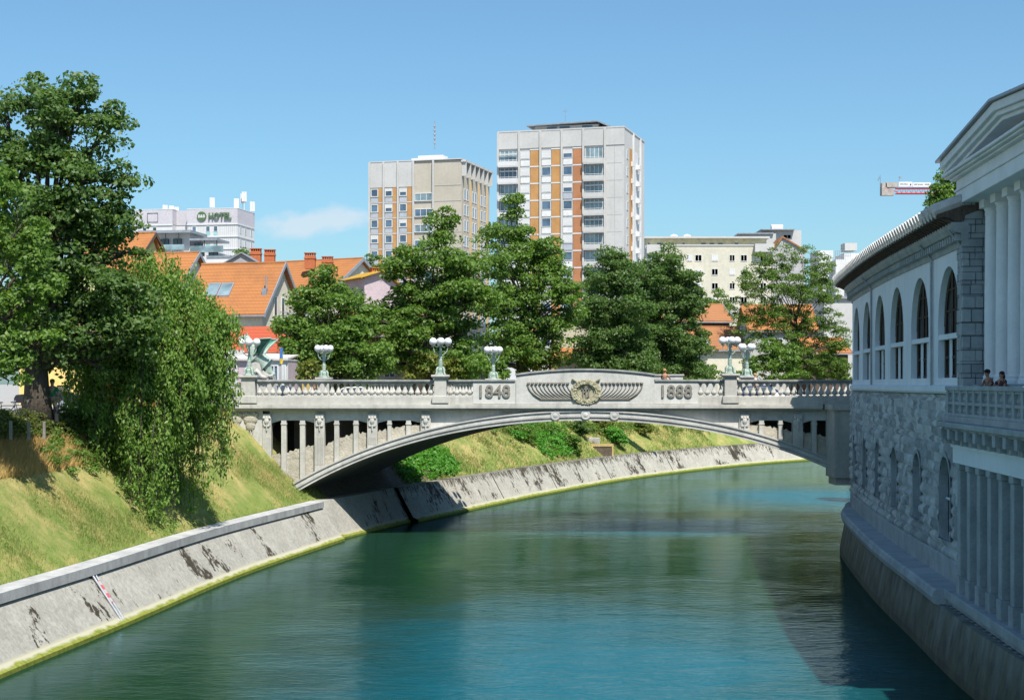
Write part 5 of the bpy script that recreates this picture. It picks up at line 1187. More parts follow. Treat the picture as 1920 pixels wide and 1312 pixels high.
# pale wall behind trees at right end
hb = thing('rendered_house', 'tall pale rendered house half hidden behind the airy tree and the market roof', 'house', (PX(1560,238),238,0)); q = MB(); q.box(PX(1545,238), PX(1640,238), 238, 252, 7, PZ(560,238)); q.build('wall', M['pale_conc'], hb)
q = MB(); q.box(PX(1540,238), PX(1645,238), 237.6, 252.4, PZ(560,238), PZ(556,238)); q.build('roof', M['tile_grey'], hb)
# yellow building with arched shopfronts
yb = thing('yellow_building', 'yellow street building with round arched shopfronts behind the big dark tree', 'building', (PX(120,118),118,0)); G = frame(36, 118, -4); s1 = 118/3000; zz = lambda p: PZ(p, 118)
q = MB(G); q.box(0, 205*s1, .3, 9, 7, 12.6); q.box(0, 205*s1, 0, .3, zz(722), 12.6); 
cs = (26, 82, 146, 192); wv = 12.5
xs_ = [0]+[v for c in cs for v in (c-wv, c+wv)]+[205]
for i in range(0, len(xs_), 2): q.box(xs_[i]*s1, xs_[i+1]*s1, 0, .3, 7, zz(722))
q.build('wall', M['plaster_yellow'], yb)
for c in cs:
    q = MB(G); pts = [(c-wv)*s1, (c+wv)*s1]; n = 12; vo = []; 
    for a in np.linspace(0, math.pi, n): vo.append(((c+math.cos(a)*(wv+1.5))*s1, -.08, zz(738)+math.sin(a)*(wv+1.5)*s1)); 
    for a in np.linspace(0, math.pi, n): vo.append(((c+math.cos(a)*(wv-1.5))*s1, -.08, zz(738)+math.sin(a)*(wv-1.5)*s1))
    q.add(vo, [(i, i+1, n+i+1, n+i) for i in range(n-1)]); q.box((c-wv-1.5)*s1, (c-wv+1.5)*s1, -.08, .2, 7, zz(738)); q.box((c+wv-1.5)*s1, (c+wv+1.5)*s1, -.08, .2, 7, zz(738))
    a_ = q.build('arch_surround', M['pale_conc'], yb)
    q = MB(G); q.quad(((c-wv)*s1,.2,7),((c+wv)*s1,.2,7),((c+wv)*s1,.2,zz(722)),((c-wv)*s1,.2,zz(722))); q.build('shop_window', M['glass_dark'], a_)
q = MB(G); q.box(-.2, 206*s1, -.35, 9.3, 12.6, 12.9); q.prism([(-.5,12.9),(4.5,15.2),(9.5,12.9)], 'x', -.2, 206*s1); q.build('roof', M['tile_old'], yb)
for x_ in (1.2, 3.6, 6.0): windowpart(G, x_, x_+.9, 10.2, 11.8, yb, M['white'], M['glass_dark'])
# ---------------------------------------------------------------- tower crane
cr = thing('tower_crane', 'red and white tower crane jib with banners and concrete counterweights above the market roof', 'crane', (PX(1790,420),420,7)); YC = 420; s1 = YC/3000; zz = lambda p: PZ(p, YC); xx = lambda p: PX(p, YC)
M['crane_red'] = pm('crane_red', (.55,.10,.12), (.45,.09,.10), 1, .5)
q = MB(); q.box(xx(1652), xx(1661), YC-1, YC+1, zz(367), zz(344)); q.box(xx(1661), xx(1675), YC-.9, YC+.9, zz(367), zz(354.5)); q.box(xx(1659), xx(1682), YC-1, YC+1, zz(352), zz(343)); q.build('counterweight', pm('counterweight_concrete', (.42,.37,.33), (.3,.26,.24)), cr)
def lattice(mb, x0, x1, z0, z1, n, r=.13):
    for y_ in (YC-.8, YC+.8):
        for z_ in (z0, z1): mb.tube([(x0,y_,z_),(x1,y_,z_)], r, 4)
    for k in range(n):
        a = x0+(x1-x0)*k/n; c = x0+(x1-x0)*(k+1)/n
        mb.tube([(a,YC-.8,z0),((a+c)/2,YC-.8,z1),(c,YC-.8,z0)], r*.7, 4)
q = MB(); lattice(q, xx(1680), xx(1990), zz(363), zz(353.5), 34, .16); q.tube([(xx(1660),YC-.8,zz(353)),(xx(1682),YC-.8,zz(361))], .14, 4); q.build('jib', M['crane_red'], cr)
q = MB(); q.box(xx(1683.5), xx(1709), YC-1.1, YC-1, zz(351), zz(342)); q.box(xx(1709.6), xx(1743), YC-1.1, YC-1, zz(351.5), zz(343.2)); bn = q.build('banner', M['white'], cr)
q = MB(); rr = random.Random(5)
for x0, x1, y0 in ((1686,1700,346.5),(1712,1717,347),(1719,1729,347),(1732,1741,347)):
    x_ = x0
    while x_ < x1: w_ = rr.uniform(.5,1.1); q.box(xx(x_), xx(x_+w_*.7), YC-1.13, YC-1.1, zz(y0+1), zz(y0-rr.uniform(.6,1.3))); x_ += w_+.25
q.ball((xx(1705.5), YC-1.12, zz(347)), .2, 6, 4); q.build('banner_marks', M['metal_dark'], bn)
q = MB(); 
for x0 in (xx(1800),):
    for dx in (-.9, .9):
        for dy in (-.9, .9): q.tube([(x0+dx,YC+dy,7),(x0+dx,YC+dy,zz(300))], .14, 4)
    for k in range(20): q.tube([(x0-.9,YC-.9,8+3*k),(x0+.9,YC-.9,9.5+3*k),(x0-.9,YC-.9,11+3*k)], .08, 4)
q.build('mast', M['crane_red'], cr)
q = MB(); q.tube([(xx(1650.5),YC,zz(367)),(xx(1650.5),YC,zz(328))], .08, 4); q.tube([(xx(1646),YC,zz(339)),(xx(1649),YC,zz(332))], .12, 4); q.tube([(xx(1686),YC,zz(343)),(xx(1686),YC,zz(331))], .06, 4); q.box(xx(1686.5), xx(1691), YC-.1, YC+.1, zz(335), zz(331.5)); q.build('anemometer', M['metal_grey'], cr)
# ---------------------------------------------------------------- trees and shrubs
def leaves(clumps, size, per, rs, droop=0.0, flat=.62, up=.35):
    """clumps: (n,4) centres and radii -> leaf quads"""
    C = np.repeat(clumps[:, :3], per, 0); Rr = np.repeat(clumps[:, 3], per)
    n = len(C); d = rs.normal(size=(n, 3)); d /= np.linalg.norm(d, axis=1)[:, None]
    d[:, 2] = np.where(rs.random(n) < .30, d[:, 2], np.abs(d[:, 2]))
    rad = Rr*(.35+.75*rs.random(n)**.55); P = C+d*rad[:, None]*np.array([1, 1, flat if not droop else 1+droop])
    nrm = d*.55+rs.normal(size=(n, 3))*.55+np.array([0, 0, up]); nrm /= np.linalg.norm(nrm, axis=1)[:, None]
    a = rs.normal(size=(n, 3)); 
    if droop: a = a*.45+np.array([0, 0, -1.0]); nrm[:, 2] *= .4
    a -= (a*nrm).sum(1)[:, None]*nrm/(nrm*nrm).sum(1)[:, None]; a /= np.linalg.norm(a, axis=1)[:, None]+1e-9
    b2 = np.cross(nrm, a); b2 /= np.linalg.norm(b2, axis=1)[:, None]+1e-9
    s = size*rs.uniform(.65, 1.35, n)[:, None]; k = .42 if droop else .62
    nn = nrm*s*.12
    V = np.stack([P-a*s, P+b2*s*k-nn, P+a*s, P-b2*s*k-nn], 1)
    return V.reshape(-1, 3)
def crown_clumps(blobs, sub_r, dens, rs):
    out = []
    for (c, r) in blobs:
        n = max(5, int(dens*(r/sub_r)**2)); d = rs.normal(size=(n, 3)); d /= np.linalg.norm(d, axis=1)[:, None]
        q = np.where(rs.random(n) < .8, rs.uniform(.72, 1.08, n), rs.uniform(.2, .72, n))
        sr = sub_r*rs.uniform(.6, 1.35, n)
        P = np.array(c)+d*(r*q)[:, None]*np.array([1, 1, .92]); out.append(np.concatenate([P, sr[:, None]], 1))
    return np.concatenate(out)
def make_tree(name, label, Y, trunk, blobs, leafmat, size=0.086, sub=.62, dens=4.2, per=140, seed=1, ry=.9, tr=.3, base_z=7.35, cat='tree', group=None, droop=0, limbs=True, depth=1.0, loc=None, barkm='bark', fat=1.0):
    rs = np.random.default_rng(seed); s = Y/FPX
    bx_, by_ = trunk; base = loc or Vector((PX(bx_, Y), Y, base_z))
    t = thing(name, label, cat, base, group)
    B = []
    for b_ in [(q_[0], q_[1], q_[2]*fat)+tuple(q_[3:]) for q_ in blobs]:
        dy = b_[3] if len(b_) > 3 else 0; r = b_[2]*s; B.append((Vector((PX(b_[0], Y+dy), Y+dy, PZ(b_[1], Y+dy))), r))
        if depth and r > 1.2:
            for sg in (-1, 1):
                if rs.random() < depth: B.append((Vector((PX(b_[0], Y+dy)+rs.uniform(-.3,.3)*r, Y+dy+sg*r*rs.uniform(.6,1.0), PZ(b_[1], Y+dy)-rs.uniform(0,.25)*r)), r*rs.uniform(.7,.9)))
    cl = crown_clumps([(tuple(c), r*.93) for c, r in B], sub, dens, rs)
    V = leaves(cl, size, per, rs, droop); F = np.arange(len(V)).reshape(-1, 4)
    fastmesh('crown', V, F, leafmat, t)
    tk = MB(); ctr = sum((c for c, r in B), Vector())/len(B); top_ = Vector((base.x*.4+ctr.x*.6, base.y*.4+ctr.y*.6, ctr.z)); n = 7; pts = []; rad = []
    for i in range(n):
        f = i/(n-1); p_ = Vector(base).lerp(top_, f); p_.x += .15*math.sin(f*5+seed); p_.y += .1*math.cos(f*4+seed); pts.append(p_); rad.append(tr*(1.35 if i == 0 else 1.0-.72*f))
    pts[0].z -= .3; tk.tube(pts, rad, 10); to = tk.build('trunk', M[barkm], t, smooth=True)
    if limbs:
        lm = MB()
        for j, (c, r) in enumerate(B):
            f = min(.9, max(.3, (c.z-base.z)/(top_.z-base.z+.01)*.62)); a = Vector(base).lerp(top_, f); m_ = a.lerp(c, .5)+Vector((rs.uniform(-.3,.3), rs.uniform(-.3,.3), .25*(c-a).length*.3)); e = a.lerp(c, 1.0)
            r0 = tr*(1-.72*f)*.62; lm.tube([a, a.lerp(m_, .5)+Vector((0,0,.1)), m_, m_.lerp(e, .6), e], [r0, r0*.8, r0*.6, r0*.4, r0*.18], 6)
            for q_ in range(3):
                d = Vector(rs.normal(size=3)); d.normalize(); lm.tube([m_.lerp(e, .4+.2*q_), e+d*r*.5, e+d*r*.85], [r0*.32, r0*.18, r0*.06], 5)
        lm.build('limbs', M[barkm], t, smooth=True)
    return t
# big dark tree, left
make_tree('broadleaf_tree', 'huge dark green tree towering over the left bank, its thick trunk above the hedge', 70, (64,800),
  [(60,190,48),(120,215,52),(10,220,48),(185,255,46),(205,225,30),(150,180,30),(225,330,36),(90,280,60),(165,330,58),(215,400,48),(30,320,58),(100,390,70),(180,440,62),(235,470,34),(40,460,66),(110,510,70),(190,540,66),(250,560,44),(60,570,66),(130,610,62),(210,620,58),(10,620,60),(60,660,46),(130,672,36),(190,675,34),(240,640,40),(-50,300,60),(-50,450,70),(-60,600,70),(275,610,30)],
  M['leaf_dark'], size=0.112, sub=.72, dens=3.9, per=124, seed=2, tr=.62, base_z=7.2, depth=.75)
make_tree('foreground_maple', 'bright green maple leaning in at the left edge of the picture', 61, (-60,800),
  [(10,360,30),(40,420,40),(-20,430,50),(20,500,50),(65,480,28),(-10,580,52),(50,560,40),(85,540,22),(30,640,44),(75,640,26),(-40,660,50),(20,700,38),(-20,330,30)],
  M['leaf_mid'], size=0.092, sub=.55, dens=3.8, per=120, seed=3, tr=.35, base_z=7.3, depth=.6)
# weeping tree on the slope
wt = bank_pt(idx_y(74.5), 4.6)
def weeping_tree():
    rs = np.random.default_rng(4); Y = 74; base = Vector((wt.x, wt.y, wt.z-.2)); top_ = Vector((PX(304, Y), Y, PZ(560, Y)))
    t = thing('weeping_tree', 'weeping tree with drooping green branches reaching down the slope to the wall coping', 'tree', base)
    def ground_z(x_, y_):
        d_ = np.hypot(LALL[:, 0]-x_, LALL[:, 1]-y_); k = int(np.argmin(d_)); return bank_pt(k, float(np.dot(np.array([x_, y_])-LALL[k], NL[k]))).z
    H = []; st = MB()
    for k in range(250):
        an = rs.uniform(0, 2*math.pi); ca, sa = math.cos(an), math.sin(an); Rm = rs.uniform(.3, 1)**.6*(3.15 if ca > 0 else 4.1)*(1 if ca > .0 else .95)
        z0 = rs.uniform(10.2, 13.2); z0 -= .38*max(0, Rm-1.5); rise = rs.uniform(.2, 1.1); p0 = Vector((top_.x+rs.normal()*.4, top_.y+rs.normal()*.4, z0))
        ex, ey = p0.x+ca*Rm, p0.y+sa*Rm*.85; gz = ground_z(ex, ey)+.25; zl = max(gz, z0-rs.uniform(2.0, 9.0)) if ca < .55 else max(gz, z0-rs.uniform(.8, 6.5)); pts = []; n = 16
        if ca > .6 and rs.random() < .35: zl = max(gz, z0-rs.uniform(.6, 1.8))
        for q in range(n):
            f = q/(n-1); rr_ = 1-(1-f)**2.3; z_ = z0+rise*math.sin(min(1, f*2.2)*math.pi)*.8*(1-f)-(z0-zl)*f**1.9
            pts.append(Vector((p0.x+(ex-p0.x)*rr_+rs.normal()*.05, p0.y+(ey-p0.y)*rr_+rs.normal()*.05, z_)))
        st.tube(pts[::2]+[pts[-1]], [.045*(1-.8*q/8) for q in range(len(pts[::2])+1)], 4)
        for q in range(3, n):
            for _ in range(2): H.append((pts[q].x+rs.normal()*.16, pts[q].y+rs.normal()*.16, pts[q].z+rs.uniform(-.2, .2), rs.uniform(.16, .36)))
    for bx_, by_, r in ((250,520,30),(300,525,34),(345,560,34),(290,575,44),(240,570,34),(390,600,24),(330,610,40),(420,618,14),(438,624,9),(205,640,34),(180,700,30),(150,770,24),(120,810,18)):
        d = rs.normal(size=(int(.55*r*r*.12), 3)); d /= np.linalg.norm(d, axis=1)[:, None]
        for v in d: H.append((PX(bx_, Y)+v[0]*r*Y/FPX*.9, Y+v[1]*r*Y/FPX*1.3, PZ(by_, Y)+v[2]*r*Y/FPX*.9, rs.uniform(.25,.5)))
    V = leaves(np.array(H), .095, 17, rs, 1.2); fastmesh('crown', V, np.arange(len(V)).reshape(-1, 4), M['leaf_weep'], t)
    st.build('limbs', M['bark'], t)
    tk = MB(); tk.tube([base, base.lerp(top_, .3)+Vector((.2,0,0)), base.lerp(top_, .65)+Vector((-.1,.1,0)), top_+Vector((0,0,.6))], [.36,.27,.20,.12], 10); tk.build('trunk', M['bark'], t, smooth=True)
weeping_tree()
# behind the bridge
make_tree('horse_chestnut', 'round topped dark green tree behind the left half of the bridge', 124, (622,712),
  [(610,535,32),(575,560,32),(645,560,34),(620,590,50),(560,610,38),(675,610,42),(600,640,50),(655,650,52),(560,660,34),(700,660,28),(585,690,32),(640,695,36),(690,695,30),(545,640,22),(612,515,18),(715,690,18),(535,610,16),(700,620,20)],
  M['leaf_dark'] if False else M['leaf_mid'], size=0.132, sub=.85, dens=4.0, per=120, seed=5, fat=1.0, tr=.45, depth=.8)
G_ = 'row of street trees behind the bridge'
make_tree('street_tree', 'broad tree with a narrow upright top in front of the shorter tower', 133, (800,712),
  [(830,415,22),(845,440,24),(812,450,22),(775,490,34),(830,490,42),(880,500,34),(745,505,26),(800,545,48),(860,550,48),(745,560,36),(720,600,34),(780,610,50),(850,620,52),(740,640,34),(800,670,46),(870,680,40),(740,680,26),(900,560,30),(700,590,16)],
  M['leaf_mid'], size=0.145, sub=.9, dens=3.6, per=120, seed=6, fat=1.06, tr=.45, group=G_, depth=.7)
make_tree('street_tree', 'tall tree with a bare fork and spiky top in front of the tallest tower', 150, (972,712),
  [(955,395,18),(938,430,26),(970,440,26),(920,455,22),(985,470,34),(945,490,40),(1020,470,30),(1045,500,30),(1000,530,46),(940,560,48),(1055,545,32),(1065,590,26),(1010,600,46),(950,630,46),(1040,640,32),(1000,660,36),(925,680,34),(1060,560,24),(965,380,10)],
  M['leaf_mid'], size=0.145, sub=.9, dens=3.3, per=112, seed=7, fat=1.06, tr=.45, group=G_, depth=.6)
make_tree('street_tree', 'dark compact tree standing behind the carved centre panel, below the tallest tower', 168, (1150,712),
  [(1150,490,26),(1165,520,34),(1125,530,30),(1130,580,44),(1180,580,40),(1120,630,38),(1170,640,46),(1130,680,40),(1190,690,40),(1105,665,26),(1100,600,20)],
  M['leaf_dark'], size=0.139, sub=.9, dens=4.2, per=120, seed=8, fat=1.08, tr=.4, group=G_)
make_tree('street_tree', 'dark compact tree with rounded top in front of the cream apartment block', 182, (1255,712),
  [(1250,490,26),(1225,520,36),(1275,525,32),(1240,570,46),(1295,570,30),(1215,620,42),(1275,625,44),(1305,640,26),(1240,680,42),(1295,690,34),(1200,560,26)],
  M['leaf_dark'], size=0.139, sub=.9, dens=4.2, per=120, seed=9, fat=1.08, tr=.4, group=G_)
make_tree('airy_tree', 'light airy tree with visible branches, left of the curved market roof', 204, (1490,712),
  [(1430,495,24),(1470,485,26),(1510,485,24),(1540,510,26),(1405,530,26),(1450,535,34),(1500,540,34),(1550,550,26),(1400,580,30),(1450,590,34),(1510,590,34),(1560,600,28),(1385,610,20),(1430,630,28),(1480,640,30),(1540,640,30),(1575,640,20),(1520,680,28),(1560,680,24),(1470,690,24)],
  M['leaf_light'], size=0.112, sub=.75, dens=2.7, per=96, seed=10, fat=1.14, tr=.35, depth=.35)
make_tree('rooftop_tree', 'dense green tree top showing above the market roof beside the crane', 112, (1776,760),
  [(1776,345,20),(1765,365,22),(1790,365,22),(1772,390,26),(1796,390,22),(1760,405,18),(1780,430,30),(1778,330,10)],
  M['leaf_mid'], size=0.106, sub=.6, dens=4.2, per=120, seed=11, tr=.3, depth=1.0, fat=1.25)
for px, py, r, sd_, Yd, lb in ((668,505,15,12,225,'small pale tree above the red brick chimneys, left of the towers'),(700,495,18,13,228,'small pale tree at the foot of the shorter tower'),(455,478,9,14,230,'little tree between the grey gable and the hotel'),(1345,560,16,15,236,'small tree below the cream block, between the dark trees and the airy tree')):
    make_tree('distant_tree', lb, Yd, (px,560), [(px,py,r),(px-r*.7,py+r*.8,r*.8),(px+r*.8,py+r*.9,r*.8),(px,py+r*1.8,r)], M['leaf_light'], size=0.172, sub=.8, dens=3.0, per=80, seed=sd_, tr=.25, depth=.4)
def shrub(label, Y, blobs, mat, seed, size=0.079, sub=.45, per=50, dens=4, name='shrub', base=None, droop=0, group=None):
    rs = np.random.default_rng(seed); s = Y/FPX
    B = [((PX(b_[0], Y), Y+(b_[3] if len(b_) > 3 else 0), PZ(b_[1], Y)), b_[2]*s) for b_ in blobs]
    cx = sum(b_[0][0] for b_ in B)/len(B); zb = min(b_[0][2]-b_[1] for b_ in B)
    t = thing(name, label, 'shrub', (cx, Y, zb), group); V = leaves(crown_clumps(B, sub, dens, rs), size, per, rs, droop)
    fastmesh('foliage', V, np.arange(len(V)).reshape(-1, 4), mat, t)
    q = MB(); 
    for b_ in B: q.tube([(cx, Y, zb-.1), (b_[0][0], b_[0][1], b_[0][2])], [.06, .02], 5)
    q.build('stems', M['bark'], t); return t
shrub('rounded light green bush below the airy tree, right of the pair of lamps', 192, [(1445,655,24),(1475,670,26),(1420,685,24),(1455,695,28),(1485,700,20),(1400,700,16)], M['leaf_mid'], 21, .16, .6)
shrub('yellowish leafy bush behind the second front lamp', 131, [(800,680,20),(835,690,24),(775,695,20),(855,700,22)], M['leaf_yel'], 22, .14, .5)
shrub('low green bush behind the lamp by the 1848 panel', 143, [(900,685,22),(935,695,22),(880,700,18)], M['leaf_mid'], 23, .14, .5)
shrub('bright yellow green bush behind the left part of the centre panel', 150, [(1000,660,20),(1040,670,22),(1020,690,20),(985,690,18)], M['leaf_yel'], 24, .14, .5)
shrub('green bush rising behind the middle of the centre panel', 172, [(1080,680,20),(1110,685,22),(1150,690,24),(1185,690,20)], M['leaf_mid'], 25, .14, .5)
shrub('green bush behind the right shoulder of the centre panel', 186, [(1215,690,22),(1250,690,22),(1300,695,24),(1330,705,18)], M['leaf_mid'], 26, .14, .5)
shrub('low bush by the market building at the right end of the bridge', 208, [(1530,700,20),(1565,690,22),(1585,700,20)], M['leaf_light'], 27, .14, .5)
shrub('little reddish green bush in front of the low annex', 110, [(585,690,14),(570,700,12),(605,700,12)], M['leaf_yel'], 28, .12, .4)
# hedge along the top of the near slope
rs = np.random.default_rng(31); H = []
for y_ in np.arange(40, 88, .32):
    for o_ in (6.5, 6.8, 7.1):
        p_ = bank_pt(idx_y(y_), o_); H.append((p_.x+rs.normal()*.08, p_.y, p_.z+.25+rs.random()*.42, .30))
        if y_ < 70: H.append((p_.x, p_.y, p_.z+.15, .3))
t = thing('hedge', 'clipped low hedge along the top of the near grassy slope', 'hedge', tuple(bank_pt(idx_y(62), 6.8))); V = leaves(np.array(H), .06, 110, rs)
fastmesh('foliage', V, np.arange(len(V)).reshape(-1, 4), leaf('hedge_leaves', (.06,.10,.02), (.10,.14,.03), (.20,.20,.06)), t)
# understorey under the weeping tree and dead leaves
rs = np.random.default_rng(33); H = []
for k in range(110):
    y_ = rs.uniform(66, 84); p_ = bank_pt(idx_y(y_), rs.uniform(4.8, 6.6)); H.append((p_.x, p_.y, p_.z+.25, rs.uniform(.25,.5)))
t = thing('thicket', 'dark scrub growing under the weeping tree', 'shrub', tuple(bank_pt(idx_y(74), 5.5))); V = leaves(np.array(H), .055, 150, rs); fastmesh('foliage', V, np.arange(len(V)).reshape(-1, 4), M['leaf_mid'], t)
# ivy and plants on the far bank under the arch
def ground_cover(label, y0, y1, o0, o1, n, mat, seed, h=.35, size=.11, name='ground_cover', per=44):
    rs = np.random.default_rng(seed); H = []
    for k in range(n):
        y_ = rs.uniform(y0, y1); o_ = rs.uniform(o0, o1); p_ = bank_pt(idx_y(y_), o_); H.append((p_.x, p_.y, p_.z+rs.uniform(0, h), rs.uniform(.3, .6)))
    V = leaves(np.array(H), size, per, rs); o = fastmesh(name, V, np.arange(len(V)).reshape(-1, 4), mat)
    tag(o, label, 'ground cover', kind='stuff')
RB = None
ground_cover('bright green ivy patch covering the bank just beyond the bridge, seen under the arch', 108.5, 119, 2.2, 5.6, 330, M['leaf_ivy'], 41)
ground_cover('patchy weeds and low plants on the slope seen under the arch', 124, 160, 3.2, 6.2, 90, M['leaf_yel'], 44, .1, .07)
ground_cover('green plants trailing down the garden slope seen under the crown of the arch', 138, 146, 2.4, 6, 200, M['leaf_ivy'], 42)
def ray_bank(px, py):
    for Y in np.arange(100, 300, .5):
        x_, z_ = PX(px, Y), PZ(py, Y); d_ = np.hypot(LALL[:, 0]-x_, LALL[:, 1]-Y); j = int(np.argmin(d_)); o_ = float(np.dot(np.array([x_, Y])-LALL[j], NL[j]))
        if o_ > 1.5 and z_ <= bank_pt(j, o_).z+.15: return Y
    return 150
rs = np.random.default_rng(77); H = []
for k in range(150):
    px, py = rs.uniform(925, 1330), rs.uniform(797, 809)+(8 if rs.random() < .15 else 0)
    if 1215 < px < 1290 and rs.random() < .6: continue
    Yk = ray_bank(px, py); H.append((PX(px, Yk), Yk, PZ(py, Yk)+.1, rs.uniform(.35, .8)))
V = leaves(np.array(H), .085, 90, rs); tag(fastmesh('scrub', V, np.arange(len(V)).reshape(-1, 4), M['leaf_mid']), 'tangled scrub along the top of the slope seen right under the arch', 'ground cover', kind='stuff')
for k, (px, py, r, Yd, mt, lb) in enumerate(((985,815,12,134,'leaf_mid','small bush at the top left of the slope seen under the arch'),(965,812,10,128,'leaf_ivy','bright low bush on the dry slope under the arch'),(1070,830,16,136,'leaf_mid','leafy bush left of the wooden planter under the arch'),(1085,800,14,142,'leaf_dark','dark bush beside the garden steps under the arch'),(1125,795,12,146,'leaf_yel','olive bush behind the garden under the arch'),(1150,815,16,148,'leaf_ivy','bright green bush right of the planter under the arch'),(1200,800,14,152,'leaf_yel','olive bush against the pale wall at the right of the garden'),(1020,800,9,137,'leaf_mid','small dark bush above the dry slope near the garden wall'))):
    Yd = ray_bank(px, py+r*.8); shrub(lb, Yd, [(px,py,r),(px-r*.8,py+r*.5,r*.75),(px+r*.8,py+r*.4,r*.75)], M[mt], 50+k, .10, .4, 90)
# ---------------------------------------------------------------- small things
# garden under the arch
def on_bank(y, off, dz=0): p_ = bank_pt(idx_y(y), off); return Vector((p_.x, p_.y, p_.z+dz))
YP = ray_bank(1128, 848); p = Vector((PX(1128,YP), YP, PZ(845,YP)-.3)); pl = thing('wooden_planter', 'pale plank planter box on the garden slope seen under the arch', 'planter', tuple(p))
q = MB(Matrix.Translation(p)); q.box(-1.0,1.1,-.5,-.42,.75,1.0); q.build('top_plank', M['timber'], pl)
q = MB(Matrix.Translation(p)); q.box(-1.0,-.85,-.5,-.3,-.6,.75); q.box(-1.0,-.2,-.52,-.44,-.5,.1); q.box(.95,1.1,-.5,-.3,-.6,.75); q.build('side_plank', M['timber'], pl)
q = MB(Matrix.Translation(p)); q.box(-.95,1.05,-.42,.6,-.5,.7); q.build('soil_bed', M['soil'], pl)
YP = ray_bank(1105, 822); p = Vector((PX(1105,YP), YP, PZ(822,YP))); gw = thing('garden_wall', 'small rubble retaining wall and steps in the bank garden under the arch', 'wall', tuple(p))
q = MB(Matrix.Translation(p)); q.box(-2.2,-.6,-.4,.4,-.8,.5); q.box(-.6,1.0,-.2,.6,-.8,.1); q.build('wall', M['rubble'], gw, bevel=.05)
YP = ray_bank(1040, 818); p = Vector((PX(1050,YP), YP, PZ(812,YP))); hb = thing('garden_shed', 'small open wooden garden table and brick stand under the arch', 'shed', tuple(p))
q = MB(Matrix.Translation(p)); q.box(-3.2,-1.5,-.6,.4,.9,1.0); q.build('top', M['timber'], hb)
q = MB(Matrix.Translation(p))
for x_ in (-3.1,-1.65): q.box(x_,x_+.1,-.55,-.45,-.8,.9)
q.build('leg', M['timber'], hb); q = MB(Matrix.Translation(p)); q.box(-3.0,-2.0,-.2,.4,-.8,.6); q.build('stand', M['brick_chimney'], hb)
p = Vector((PX(1130,158), 158, 6.3)); gp = thing('white_wall', 'white panel wall behind the garden bushes under the crown of the arch', 'wall', tuple(p))
q = MB(Matrix.Translation(p)); q.box(.5,6.5,0,.2,-.5,1.5); q.build('panel', M['white'], gp); q = MB(Matrix.Translation(p))
for x_ in (.4, 2.4, 4.4, 6.4): q.box(x_,x_+.12,-.05,.25,-.5,1.65)
q.build('post', M['metal_dark'], gp)
# cars
def make_car(name, label, loc, rz, paint, cat='car', dark=False):
    Mx = Matrix.Translation(loc) @ Matrix.Rotation(rz, 4, 'Z'); t = thing(name, label, cat, loc)
    prof = [(-2.1,.35),(-2.15,.62),(-2.0,.88),(-1.15,.96),(-.55,1.38),(.75,1.42),(1.45,1.02),(2.05,.92),(2.12,.6),(2.1,.35)]
    q = MB(Mx); n = len(prof)
    def sec(w, k): return [(x_, w*(1 if z_ < 1.0 else .82), z_*k) for x_, z_ in prof]
    vs = [(x_, -.84*(1 if z_ < .99 else .80), z_) for x_, z_ in prof]+[(x_, .84*(1 if z_ < .99 else .80), z_) for x_, z_ in prof]
    q.add(vs, [tuple(range(n))[::-1], tuple(range(n, 2*n))]+[(i, (i+1) % n, n+(i+1) % n, n+i) for i in range(n)]); q.build('body', paint, t, bevel=.06)
    for s_ in (-1, 1):
        w_ = MB(Mx); w_.add([(-1.0,s_*.85,1.0),(1.25,s_*.85,1.0),(.72,s_*.70,1.34),(-.52,s_*.70,1.32)], [(0,1,2,3)]); w_.build('side_window', M['glass_dark'], t)
    w_ = MB(Mx); w_.add([(1.42,-.66,1.06),(1.42,.66,1.06),(.80,.6,1.40),(.80,-.6,1.40)], [(0,1,2,3)]); w_.build('windscreen', M['glass_dark'], t)
    w_ = MB(Mx); w_.add([(-1.18,-.66,1.0),(-1.18,.66,1.0),(-.60,.6,1.36),(-.60,-.6,1.36)], [(0,1,2,3)]); w_.build('rear_window', M['glass_dark'], t)
    for x_ in (-1.3, 1.3):
        for s_ in (-1, 1):
            wv = []; 
            for yy in (s_*.70, s_*.88):
                for k in range(16): a = 2*math.pi*k/16; wv.append((x_+.32*math.cos(a), yy, .32+.32*math.sin(a)))
            w_ = MB(Mx); w_.add(wv, [tuple(range(16)), tuple(range(16, 32))]+[(k, (k+1) % 16, 16+(k+1) % 16, 16+k) for k in range(16)]); wo = w_.build('wheel', M['metal_dark'], t)
            w_ = MB(Mx); w_.add([(x_+.19*math.cos(a), s_*.885, .32+.19*math.sin(a)) for a in np.linspace(0, 2*math.pi, 12, endpoint=False)], [tuple(range(12))]); w_.build('rim', M['metal_grey'], wo)
    for s_ in (-.6, .6):
        w_ = MB(Mx); w_.ball((2.06, s_, .72), .12, 8, 5, (.5,1,.8)); w_.build('headlight', M['globe'], t)
    return t
navy = pm('navy_paint', (.02,.05,.14), (.015,.04,.11), 1, .25, spec=.6); blk = pm('black_paint', (.02,.02,.022), (.01,.01,.012), 1, .25, spec=.6); redp = pm('red_paint', (.40,.03,.04), (.3,.03,.03), 1, .3, spec=.6); wpt = pm('white_car_paint', (.7,.7,.7), (.6,.6,.6), 1, .3, spec=.6)
make_car('parked_car', 'navy blue car seen through the balusters at the left end of the bridge', (PX(525,116),116,7.4), R(4), navy)
make_car('parked_car', 'dark blue car seen through the balusters right of the 1888 panel', (PX(1415,104),103.6,7.5), R(0), navy)
make_car('parked_car', 'black car beyond the big tree trunk in front of the yellow building', (PX(92,108),108,7.4), R(-6), blk)
make_car('parked_car', 'white car seen through the balusters in the middle of the left balustrade', (PX(660,119),119,7.4), R(2), wpt)
